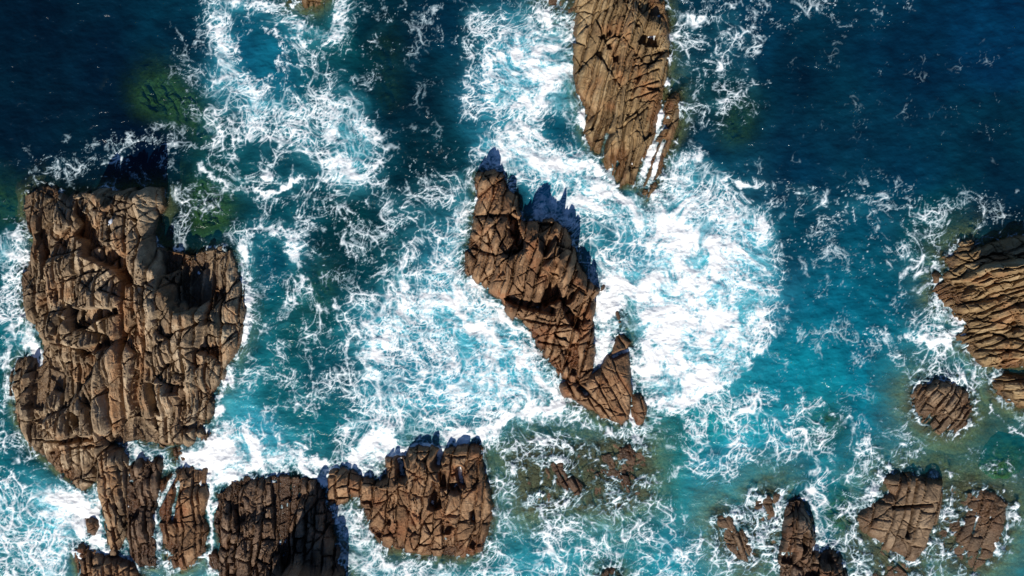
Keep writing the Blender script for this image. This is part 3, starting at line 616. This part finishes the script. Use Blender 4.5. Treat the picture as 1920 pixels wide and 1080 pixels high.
# broad lacy ground
area([(330,0),(760,0),(720,200),(740,420),(640,480),(500,420),(380,330),(330,220)], .26, 60)
area([(680,0),(900,0),(900,330),(720,330)], .17, 50)
area([(860,0),(1080,0),(1100,260),(900,330),(860,200)], .40, 40)
area([(30,270),(330,230),(330,330),(290,345),(120,350),(40,350)], .24, 25)
area([(0,420),(60,420),(50,700),(20,900),(0,900)], .45, 25)
area([(300,340),(460,330),(470,470),(340,470)], .24, 25)
area([(440,400),(600,400),(660,560),(650,880),(420,860),(390,780),(455,620)], .28, 30)
area([(640,300),(890,320),(880,520),(660,560),(600,420)], .23, 40)
area([(720,360),(880,330),(880,500),(720,520)], .36, 35)
area([(1250,0),(1440,0),(1450,180),(1400,220),(1290,260),(1250,150)], .30, 30)
area([(1400,-20),(1720,-20),(1700,60),(1420,60)], .20, 30)
area([(1430,330),(1960,360),(1960,560),(1760,720),(1480,740),(1430,600)], .21, 60)
area([(1400,320),(1620,360),(1640,430),(1480,400)], .26, 30)
area([(1640,380),(1860,400),(1820,560),(1720,620),(1660,500)], .27, 35)
area([(1690,600),(1820,600),(1870,720),(1830,740),(1700,720)], .42, 25)
area([(920,800),(1210,790),(1260,900),(1230,1100),(920,1100)], .36, 30)
area([(1210,760),(1430,730),(1620,790),(1600,860),(1380,900),(1270,900)], .36, 30)
area([(900,980),(1450,960),(1450,1100),(900,1100)], .37, 40)
area([(1400,900),(1640,860),(1620,1100),(1400,1100)], .38, 35)
area([(1600,800),(1760,830),(1780,900),(1600,900)], .33, 30)
area([(1740,880),(1800,900),(1800,1090),(1720,1090)], .45, 20)
area([(1700,820),(1960,780),(1960,920),(1780,920)], .16, 30)
area([(1680,680),(1740,700),(1730,860),(1650,840)], .30, 25)
# upper left surf ring
band([(405,10),(415,60),(425,110),(455,160),(490,185)], 30, .72)
band([(440,150),(520,205),(600,215),(660,195)], 26, .74)
band([(410,0),(470,10),(560,45),(610,70),(640,40),(630,0)], 17, .66)
area([(380,150),(450,130),(480,180),(560,200),(640,190),(700,215),(690,260),(600,300),(540,280),(470,265),(400,270)], .50, 25)
area([(590,220),(690,210),(720,300),(710,345),(640,365),(600,330),(610,280)], .62, 16)
band([(372,318),(430,345),(490,368),(520,358),(580,330)], 8, .8)
band([(390,245),(470,230),(560,235)], 12, .62)
area([(455,40),(520,50),(530,140),(480,150),(450,100)], .10, 15)
band([(655,105),(740,40),(760,0)], 10, .4)
band([(490,45),(520,55),(535,95),(520,140),(480,148),(455,115),(458,70),(490,45)], 5, .55)
band([(545,50),(575,80),(615,65),(625,25)], 6, .7)
band([(540,120),(565,110),(580,140),(560,165),(535,150),(540,120)], 4, .5)
area([(460,60),(520,60),(525,135),(470,140)], .07, 10)
# pale swirl right of the big rock
band([(452,480),(475,438),(520,425),(550,450),(562,500),(550,560),(520,600)], 11, .68)
band([(450,460),(462,540),(462,600),(452,650),(430,700),(408,760),(395,800)], 13, .86)
band([(470,560),(440,680)], 20, .45)
area([(480,470),(530,455),(545,500),(530,570),(490,590),(470,540)], .15, 12)
# left white lobe
area([(720,520),(790,500),(850,470),(870,420),(885,500),(930,570),(1000,650),(1060,715),(1085,745),(1050,775),(960,795),(905,820),(880,838),(800,836),(740,860),(700,905),(630,870),(650,780),(665,720),(645,640),(665,560)], .53, 30)
area([(790,560),(880,520),(930,580),(1000,650),(1050,715),(1060,760),(960,780),(870,760),(820,690)], .70, 35)
area([(670,830),(760,800),(760,880),(680,900)], .86, 20)
band([(700,860),(740,845),(830,830),(900,812),(960,785),(1050,758)], 17, 1.15)
band([(875,520),(930,575),(990,640),(1050,710)], 10, .95)
band([(830,560),(870,600),(910,625)], 16, 1.02)
band([(900,600),(960,660),(1030,730)], 20, .95)
band([(1230,470),(1300,520),(1330,600),(1280,690)], 26, 1.02)
band([(700,560),(690,620),(710,700)], 16, .8)
band([(770,560),(740,590),(720,650)], 16, .85)
# foam between the central wedge and the long top rock
area([(880,290),(960,262),(1060,278),(1112,300),(1165,365),(1120,410),(1065,400),(1045,345),(1000,330),(960,360),(940,318)], .74, 20)
area([(940,70),(1000,30),(1075,0),(1080,100),(1092,205),(1060,225),(1000,215),(950,205),(920,165),(925,110)], .80, 22)
area([(1050,70),(1085,60),(1080,120),(1040,110)], .55, 10)
band([(1085,80),(1085,180),(1100,225),(1108,265)], 9, .95)
band([(920,250),(1000,240),(1080,310),(1150,390)], 9, .8)
area([(1020,225),(1060,222),(1070,255),(1030,258)], .12, 9)
area([(1100,290),(1140,330),(1170,365),(1220,380),(1200,410),(1140,400),(1090,350)], .9, 14)
area([(985,345),(1060,345),(1085,420),(1100,520),(1060,430),(990,415)], .62, 10)  # foam thinned where the wedge's shadow falls, so teal deepens its blue
area([(880,320),(880,420),(870,500),(840,480),(850,380)], .55, 20)
# right white lobe
area([(1110,560),(1090,450),(1130,400),(1170,372),(1212,385),(1230,325),(1258,288),(1310,284),(1345,330),(1405,372),(1442,420),(1456,480),(1456,545),(1442,595),(1430,645),(1400,690),(1365,728),(1310,755),(1240,778),(1205,770),(1185,700),(1175,620),(1120,625)], .70, 20)
area([(1235,300),(1310,285),(1345,335),(1400,375),(1360,420),(1280,390),(1240,370)], .58, 18)
area([(1170,400),(1300,380),(1320,440),(1330,560),(1400,600),(1370,700),(1240,750),(1195,700),(1190,600),(1140,560),(1130,520),(1230,500)], .90, 40)
area([(1100,400),(1190,430),(1230,470),(1200,500),(1120,485),(1090,450)], .42, 14)
area([(1060,540),(1150,545),(1150,690),(1105,705),(1112,620)], .88, 9)
band([(1410,390),(1440,450),(1446,540),(1430,610)], 10, .80)
band([(1210,755),(1290,748),(1360,715)], 15, 1.1)
band([(1350,330),(1440,345),(1500,350),(1560,380),(1600,395)], 12, .42)
band([(1540,380),(1590,450),(1600,520)], 10, .33)
band([(1180,660),(1186,740),(1190,800)], 8, .95)
band([(1060,765),(1130,800),(1190,812),(1240,790)], 14, .62)
# below the big rock
area([(390,800),(430,785),(500,830),(570,850),(640,870),(650,900),(612,925),(590,900),(540,888),(450,890),(405,920),(396,960),(398,1075),(384,1075),(384,960),(384,890),(330,885),(200,850),(210,828),(330,835)], .86, 12)
area([(360,870),(400,820),(440,830),(470,880),(420,905)], 1.1, 16)
area([(210,835),(330,838),(330,880),(250,870)], .5, 9)
band([(390,880),(392,960),(390,1040)], 8, 1.0)
area([(610,940),(660,940),(690,960),(700,1010),(720,1040),(640,1080),(630,1000)], .66, 12)
area([(700,1040),(900,1050),(920,1100),(640,1100)], .58, 15)
area([(625,880),(660,880),(720,890),(720,860),(660,850)], .9, 10)
area([(0,900),(60,885),(110,915),(170,930),(182,960),(150,1015),(132,1040),(138,1100),(-40,1100),(-40,920)], .50, 20)
area([(70,930),(180,920),(185,960),(165,1010),(120,1000)], .92, 16)
area([(175,900),(184,900),(196,1040),(182,1040)], .9, 5)
area([(183,960),(200,1000),(200,1040),(165,1020)], .95, 7)
area([(215,1010),(240,1020),(262,1060),(290,1080),(240,1050),(215,1045)], .8, 6)
area([(50,600),(76,610),(78,690),(60,680),(40,640)], 1.1, 9)
area([(0,440),(40,440),(50,480),(38,540),(0,560)], .62, 14)
band([(20,650),(10,720),(15,780)], 10, .75)
area([(0,760),(30,800),(90,880),(60,890),(0,880)], .30, 18)
# round the right-hand rocks
band([(1752,500),(1752,550),(1782,590),(1812,608),(1795,625),(1740,640),(1690,630)], 10, .85)
band([(1800,640),(1830,665),(1850,695),(1862,735),(1885,760),(1920,775)], 10, .72)
band([(1716,755),(1730,785),(1750,805)], 6, .7)
band([(1860,765),(1890,800),(1930,825)], 5, .65)
band([(1655,905),(1622,930),(1615,965),(1622,985)], 11, .9)
band([(1630,820),(1650,850),(1670,880)], 13, .62)
band([(1520,960),(1535,1000),(1540,1030)], 11, .8)
band([(1380,970),(1400,1000),(1425,1035)], 8, .8)
band([(1430,925),(1420,960),(1450,960),(1462,935)], 6, .75)
band([(1765,910),(1768,960),(1755,1000)], 7, .6)
band([(1770,930),(1830,925),(1880,935)], 8, .55)
band([(1650,1015),(1700,1050),(1740,1075)], 7, .62)
band([(1440,760),(1540,760),(1580,790)], 10, .45)
band([(1290,780),(1330,850),(1250,900)], 9, .55)
area([(1480,440),(1640,440),(1640,760),(1500,720),(1470,600)], .13, 40, .6)
area([(1240,790),(1270,780),(1290,860),(1240,880),(1210,860)], .08, 14, .8)
area([(1440,40),(1920,60),(1920,330),(1460,320)], .085, 60)
area([(985,850),(1060,835),(1195,835),(1205,930),(1100,950),(990,940)], .20, 15)
area([(1640,880),(1900,880),(1900,1080),(1620,1080)], .20, 30, .6)
area([(0,-20),(330,-20),(300,110),(220,220),(0,300)], .045, 50)
area([(700,100),(850,60),(860,230),(740,300)], .09, 40)
# narrow water in clefts is always white
cleft = sst(-.9, -.15, RZ)*(RZ < .3)
for R in ROCKS:
    for pp, hw in R['slots']:
        q = seg_dist(PX, PY, pp); D = np.maximum(D, .85*np.exp(-(q/(hw*20+4))**4))
rim = sst(-.75, -.1, RZ)*np.maximum(sst(-.1, .5, fbm(X/2.0, Y/2.0, 333, 3)+.1), 1.2*sst(.0, .35, fbm(X/1.1, Y/1.1, 921, 3)))
D = np.maximum(D, .55*rim)
D = np.clip(D*(1.04+.5*fbm(X/2.4, Y/2.4, 340, 4)), .012, 1.15)

# --- flow that stretches and curls the lace
def swirl(cx, cy, r, s, x, y):
    dx, dy = x-cx, y-cy; g = s*np.exp(-(dx*dx+dy*dy)/(r*r)); return -dy*g, dx*g
SW = [(480,100,70,.9),(560,60,45,-.8),(1000,140,60,1.0),(1140,440,60,-.8),(1330,520,120,.5),(1380,430,60,-.6),(860,640,110,.5),(760,700,60,-.7),(520,520,60,.9),(640,300,50,-.8),(1180,830,60,.8),(1300,860,60,-.8),(1000,1000,70,.8),(1520,500,90,.6),(1640,560,70,-.7),(700,560,50,.7),(800,420,60,-.8),(900,120,60,.7),(1330,120,60,-.8),(1740,650,40,.9),(500,760,60,-.7),(1480,960,50,.8),(60,980,50,.8),(1650,430,50,.7)]
CF = 4
cx_, cy_ = X[::CF, ::CF], Y[::CF, ::CF]
qx, qy = cx_.copy(), cy_.copy()
for it in range(6):
    e = .05
    def psi(a, b): return fbm(a/5.5, b/5.5, 401, 2, .4)
    s0 = psi(qx, qy); ax = .30*(psi(qx, qy+e)-s0)/e; ay = -.30*(psi(qx+e, qy)-s0)/e
    for cx, cy, r, s in SW:
        wx_, wy_ = float((cx-960)/PPM), float((540-cy)/PPM)
        dx, dy = swirl(wx_, wy_, r/PPM, s*.11, qx, qy); ax = ax+dx; ay = ay+dy
    qx = qx-ax; qy = qy-ay
def upsample(g):
    sx = np.clip(np.arange(nx)/CF, 0, g.shape[1]-1.001); sy = np.clip(np.arange(ny)/CF, 0, g.shape[0]-1.001)
    ix = sx.astype(int); iy = sy.astype(int); fx = (sx-ix)[None]; fy = (sy-iy)[:, None]
    r = g[:, ix]*(1-fx)+g[:, ix+1]*fx
    return r[iy]*(1-fy)+r[iy+1]*fy
qx = X+upsample(qx-cx_); qy = Y+upsample(qy-cy_)
print('flow', round(time.time()-T0, 1))

def equal(f):
    r = np.empty(f.size); r[np.argsort(f.ravel())] = np.linspace(0, 1, f.size); return r.reshape(f.shape)
def soften(f):
    g = (f+np.roll(f, 1, 0)+np.roll(f, -1, 0))/3
    return (g+np.roll(g, 1, 1)+np.roll(g, -1, 1))/3
n1 = fbm(X/1.5, Y/1.5, 501, 2, .4); n2 = fbm(X/1.5+31, Y/1.5, 511, 2, .4); n3 = fbm(X/.33, Y/.33, 515, 2); n4 = fbm(X/.33+9, Y/.33, 517, 2)
jx = qx+.40*n1+.018*n3; jy = qy+.40*n2+.018*n4
wob = .5+.5*np.clip(fbm(X/.9, Y/.9, 521, 3)*1.6, -1, 1)               # lines swell and thin along their length
th = .45+.60*D
def web(scale, wd, seed):
    a_, b_, _ = worley(jx/scale, jy/scale, seed)
    return np.exp(-(((b_-a_)*scale*.62)/(wd*th*(.45+1.1*wob)))**2)
def trail(scale, wd, seed):
    f_ = fbm(jx/scale, jy/scale, seed, 3, .45)
    return np.exp(-(np.abs(f_)*scale*.42/(wd*th*(.4+1.2*wob)))**2)
P = equal(fbm(qx/3.2, qy/3.2, 751, 6, .72))                             # where the lace has gathered
def on(lo, hi, k=.55):
    dd = sst(lo, hi, D)
    return sst(1-dd-k, 1-dd+k, P*.999+.0005)*sst(lo*.6, lo+.04, D)
W1 = web(1.7, .075, 601); W2 = web(.78, .058, 611); W3 = web(.40, .048, 621)
T1 = trail(4.2, .075, 701); T2 = trail(1.9, .06, 711)
r2, r3 = T2, W3
LINES = np.maximum.reduce([T1*on(.06, .55)*sst(.03, .14, D), T2*on(.09, .75)*.85, W1*on(.09, .50), W2*on(.11, .62)*.9, W3*on(.16, .80)*.75])
LINES = (.85*LINES+.15*soften(LINES))*(1-.55*sst(.50, .85, D))
# flecks, bubbles and torn scraps
sp = fbm(X/.34+.4*n1, Y/.22+.4*n2, 781, 3, .7)
FINE = sst(.06, .15, D)*sst(.58-.75*D*(.3+P), .72-.6*D*(.3+P), sp+.25*fbm(X/2.2, Y/2.2, 785, 2)+.15*P)
VEIL = LINES
for _ in range(3): VEIL = soften(soften(VEIL))
# clouds of bubbles beneath and between the lines
gx_, gy_ = X+2.6*(qx-X), Y+2.6*(qy-Y)
rc = equal(fbm(gx_/3.2, gy_/2.4, 771, 6, .56)+.18*fbm(X/.6, Y/.45, 775, 3, .6)+.08*r2+.08*r3)
DC = .86*sst(.32, 1.02, D)+2.2*np.maximum(D-.9, 0)
CLOUD = np.clip((rc-(1-DC))/.70, 0, 1)**.9
A = 1-(1-CLOUD*.85)*(1-LINES*.88)*(1-.5*FINE)*(1-.14*VEIL)
A = np.clip((A-.09)/.74, 0, 1)
# --- colour of the water itself (depth, bubbles), from soundings over the bay
CP = [(60,60,3,32,52),(200,120,4,36,58),(60,250,4,38,58),(160,290,4,40,58),(300,60,5,50,72),(480,110,28,120,150),(520,40,24,105,130),(600,70,14,95,100),(560,270,12,85,100),(650,280,16,92,112),(720,60,4,50,66),(780,180,4,46,62),(840,60,5,56,80),(800,300,4,52,64),(640,420,5,60,66),(560,420,10,82,96),(500,500,20,110,130),(680,480,6,66,76),(430,340,9,82,92),(350,400,4,44,52),(470,640,16,104,116),(560,620,8,84,88),(540,740,12,98,104),(470,810,70,165,185),(620,700,8,80,92),(610,820,14,105,115),(750,650,26,120,145),(900,700,75,170,195),(850,560,60,150,175),(960,560,80,170,195),(960,150,70,160,190),(1000,230,20,110,130),(960,300,50,140,170),(1130,450,30,120,140),(1200,480,120,190,210),(1300,560,130,200,220),(1380,480,90,165,190),(1330,320,20,80,105),(1300,80,8,62,84),(1330,180,5,55,66),(1400,60,8,64,92),(1500,150,4,54,76),(1700,120,4,56,84),(1860,80,5,62,98),(1880,260,5,56,78),(1500,330,5,56,84),(1700,330,5,56,84),(1650,400,8,84,108),(1500,440,6,74,96),(1560,560,12,104,126),(1500,660,16,118,136),(1620,660,14,110,128),(1700,560,8,88,108),(1650,740,16,116,134),(1480,800,18,128,142),(1300,800,10,116,122),(1350,880,34,142,160),(1240,870,14,110,112),(1220,960,16,120,128),(1100,980,60,146,156),(1000,1040,50,140,152),(1300,1000,40,140,158),(960,850,28,84,86),(1080,840,34,96,104),(1060,930,48,112,110),(950,950,50,130,140),(1440,930,18,116,132),(1580,900,14,112,126),(1640,860,14,104,122),(1800,850,10,80,86),(1900,820,10,76,82),(1900,920,10,84,98),(1890,1060,16,120,136),(1560,1010,12,92,108),(1900,400,4,48,72),(1740,440,10,74,80),(1760,690,14,100,116),(1780,610,18,90,96),(20,640,14,104,116),(30,740,12,110,116),(40,830,8,94,104),(30,950,26,120,130),(20,1060,14,92,96),(130,980,110,180,195),(270,860,90,128,140),(660,1000,96,110,116),(420,870,150,205,215),(30,460,12,86,98),(250,280,3,26,52)]
num = np.zeros(X.shape+(3,)); den = np.zeros(X.shape)
cxq = PX+30*fbm(X/4, Y/4, 801, 3); cyq = PY+30*fbm(X/4, Y/4, 811, 3)
for px, py, r, g, b in CP:
    wt = 1/((cxq-px)**2+(cyq-py)**2+1500.)**2
    num += wt[..., None]*srgb(r, g, b); den += wt
WC = (.48+.34*sst(380, 900, PY)+.20*sst(1000, 1500, PX)*sst(250, 600, PY))[..., None]*num/den[..., None]*np.array([.6, 1.0, 1.06])
# bubbles churned into the water around the foam
sm = D.copy()
for ax_ in (0, 1):
    for sh in (4, 9):
        sm = (sm+np.roll(sm, sh, ax_)+np.roll(sm, -sh, ax_))/3
WC = WC*(1+.45*fbm(X/6, Y/6, 831, 3)[..., None]*np.array([.6, 1.1, .8]))
aer = np.clip((sm-.24)*1.1, 0, .62)*(.55+.9*sst(-.35, .45, fbm(gx_/2.2, gy_/2.2, 825, 3)))
WC = WC*(1-aer[..., None])+np.array([.055, .36, .45])*aer[..., None]
milk = np.clip(sm-.45, 0, 1)*sst(-.2, .5, fbm(gx_/1.8, gy_/1.8, 821, 4))*.5
WC = WC*(1-milk[..., None])+np.array([.30, .68, .77])*milk[..., None]

dep = np.maximum(-RZ, 0)
CL = np.where(RZ > -2.4, (np.exp(-.75*dep)-np.exp(-.75*2.4))/(1-np.exp(-.75*2.4)), 0); CL = np.clip(CL*1.08, 0, .96)*(1-.6*np.clip(milk*2, 0, 1))

# --- waves and churned relief
ZW = .16*fbm(X/6+3, Y/4.2, 901, 3)+.13*fbm(X/1.5, Y/.9, 905, 4)
churn = sst(.35, .85, sm)
ZW = ZW+churn*(.26*fbm(qx/1.8, qy/1.8, 911, 4, .5)+.10)+.03*A
EDGE = np.minimum(np.minimum(X-gx0, gx1-X), np.minimum(Y-gy0, gy1-Y)); ZW *= sst(0, 1.5, EDGE)
ZW = np.where(RZ > -.8, np.minimum(ZW, .10+.3*ZW), ZW)+sst(-.9, -.05, RZ)*np.maximum(.42*fbm(X/1.1, Y/1.1, 921, 3)+.04, -.12)

co = np.stack([X, Y, ZW], -1).reshape(-1, 3)
qd = grid_quads(nx, ny)
dry = (RZ.reshape(-1)[qd].min(1) > .75)
qd = qd[~dry]
attrs = [('foam', 'FLOAT', A.reshape(-1)), ('clear', 'FLOAT', CL.reshape(-1)),
         ('watercol', 'FLOAT_COLOR', np.concatenate([WC, np.ones(X.shape+(1,))], -1).reshape(-1, 4))]
white = A.reshape(-1)[qd].mean(1) > .5
foam_me = sub_mesh('sea_foam', co, qd[white], attrs, (M_SEA,), True)
fo = link('sea_foam', foam_me); fo['kind'] = 'stuff'; fo['label'] = 'white surf and lacy foam churning around the rocks'; fo['category'] = 'foam'
# open water, carried on to the horizon
n0 = len(co); FAR = 6000.
idx = np.arange(nx*ny).reshape(ny, nx)
corner = np.array([[-FAR,-FAR,0],[FAR,-FAR,0],[FAR,FAR,0],[-FAR,FAR,0]])
def edge_pts(e, a, b):
    t = np.linspace(0, 1, len(e))[:, None]; return corner[a]*(1-t)+corner[b]*t
ring_co = []; ring_q = []; n1 = n0
for e, a, b in ((idx[0, ::60], 0, 1), (idx[:, -1][::60], 1, 2), (idx[-1, ::-1][::60], 2, 3), (idx[::-1, 0][::60], 3, 0)):
    full = {0: idx[0], 1: idx[:, -1], 2: idx[-1, ::-1], 3: idx[::-1, 0]}[a]
    e = np.append(e, full[-1]) if e[-1] != full[-1] else e
    p = edge_pts(e, a, b); k = np.arange(len(e))+n1
    ring_co.append(p); n1 += len(p)
    ring_q.append(np.stack([e[:-1], k[:-1], k[1:], e[1:]], -1))
ring_co = np.concatenate(ring_co); ring_q = np.concatenate(ring_q)
co2 = np.concatenate([co, ring_co])
nr = len(ring_co); deep = np.tile(np.array([*srgb(4, 46, 74), 1.]), (nr, 1))
attrs2 = [('foam', 'FLOAT', np.append(attrs[0][2], np.zeros(nr))),
          ('clear', 'FLOAT', np.append(attrs[1][2], np.zeros(nr))), ('watercol', 'FLOAT_COLOR', np.concatenate([attrs[2][2], deep]))]
sea_me = sub_mesh('sea', co2, np.concatenate([qd[~white], ring_q[:, ::-1]]), attrs2, (M_SEA,), True)
sea = link('sea', sea_me); sea['kind'] = 'structure'
# sea bed far below
sb = make_mesh('seabed', np.array([[-FAR,-FAR,-9],[FAR,-FAR,-9],[FAR,FAR,-9],[-FAR,FAR,-9]]), np.array([[0,1,2,3]]), [('tint','FLOAT',np.full(4,.5)),('rust','FLOAT',np.zeros(4))], (M_PALE,))
so_ = link('seabed', sb); so_['kind'] = 'structure'
print('sea', len(foam_me.polygons), len(sea_me.polygons), round(time.time()-T0, 1))

# ------------------------------------------------------------------ the gull on the big rock
def simple_mat(name, col, rough=.7):
    m = bpy.data.materials.new(name); m.use_nodes = True; nt = m.node_tree; b = nt.nodes['Principled BSDF']
    nz = N(nt, 'ShaderNodeTexNoise'); nz.inputs['Scale'].default_value = 30
    c = mixc(nt, nz.outputs[0], tuple(x*.85 for x in col), tuple(min(1, x*1.1) for x in col))
    nt.links.new(c, b.inputs['Base Color']); b.inputs['Roughness'].default_value = rough
    return m
def lathe(name, spine, mat, parent, n=14):
    """closed surface swept along spine: (x, y, z, half width, half height)"""
    vs_, fs = [], []
    sp = np.array(spine, float)
    for i, (x, y, z, rw, rh) in enumerate(sp):
        t = sp[min(i+1, len(sp)-1), :2]-sp[max(i-1, 0), :2]; t = t/(np.linalg.norm(t)+1e-9); s_ = np.array([-t[1], t[0]])
        for k in range(n):
            a = 2*math.pi*k/n; vs_.append((x+s_[0]*rw*math.cos(a), y+s_[1]*rw*math.cos(a), z+rh*math.sin(a)))
    for i in range(len(sp)-1):
        for k in range(n):
            fs.append((i*n+k, i*n+(k+1) % n, (i+1)*n+(k+1) % n, (i+1)*n+k))
    fs.append(tuple(range(n))[::-1]); fs.append(tuple(range((len(sp)-1)*n, len(sp)*n)))
    me = bpy.data.meshes.new(name); me.from_pydata(vs_, [], fs); me.materials.append(mat)
    for p in me.polygons: p.use_smooth = True
    return link(name, me, parent)
x0, y0, rnx, rny, Z = rock_fields[0]
gzx, gzy = W(208, 417, 4.4); gi = int((gzx-x0)/GS); gj = int((gzy-y0)/GS)
gz = float(Z[gj-2:gj+3, gi-2:gi+3].max())
gull = link('gull', None); gull.location = (float(gzx), float(gzy), gz+.10); gull.rotation_euler = (0, 0, math.radians(-115))
gull['label'] = 'white gull with grey wings resting on top of the largest stack'; gull['category'] = 'bird'; gull['kind'] = 'thing'
MW, MGY, MB = simple_mat('white_feathers', (.82,.82,.80)), simple_mat('grey_feathers', (.36,.40,.46)), simple_mat('yellow_bill', (.75,.45,.06))
lathe('body', [(-.30,0,.13,.02,.01),(-.22,0,.14,.07,.03),(-.12,0,.14,.11,.08),(0,0,.14,.125,.10),(.10,0,.15,.11,.10),(.17,0,.19,.075,.08),(.20,0,.24,.055,.06),(.22,0,.29,.058,.055),(.27,0,.30,.05,.05),(.30,0,.295,.02,.02)], MW, gull)
for s_ in (-1, 1):
    lathe('wing', [(.12,.08*s_,.19,.02,.02),(.04,.11*s_,.20,.06,.05),(-.10,.10*s_,.20,.07,.05),(-.24,.05*s_,.18,.045,.025),(-.38,.02*s_,.16,.012,.008)], MGY, gull)
    lathe('leg', [(.0,.05*s_,.08,.012,.012),(.005,.05*s_,-.02,.010,.010),(.03,.05*s_,-.12,.012,.012)], MB, gull, 8)
lathe('bill', [(.29,0,.295,.015,.018),(.34,0,.29,.011,.012),(.37,0,.28,.004,.005)], MB, gull, 8)
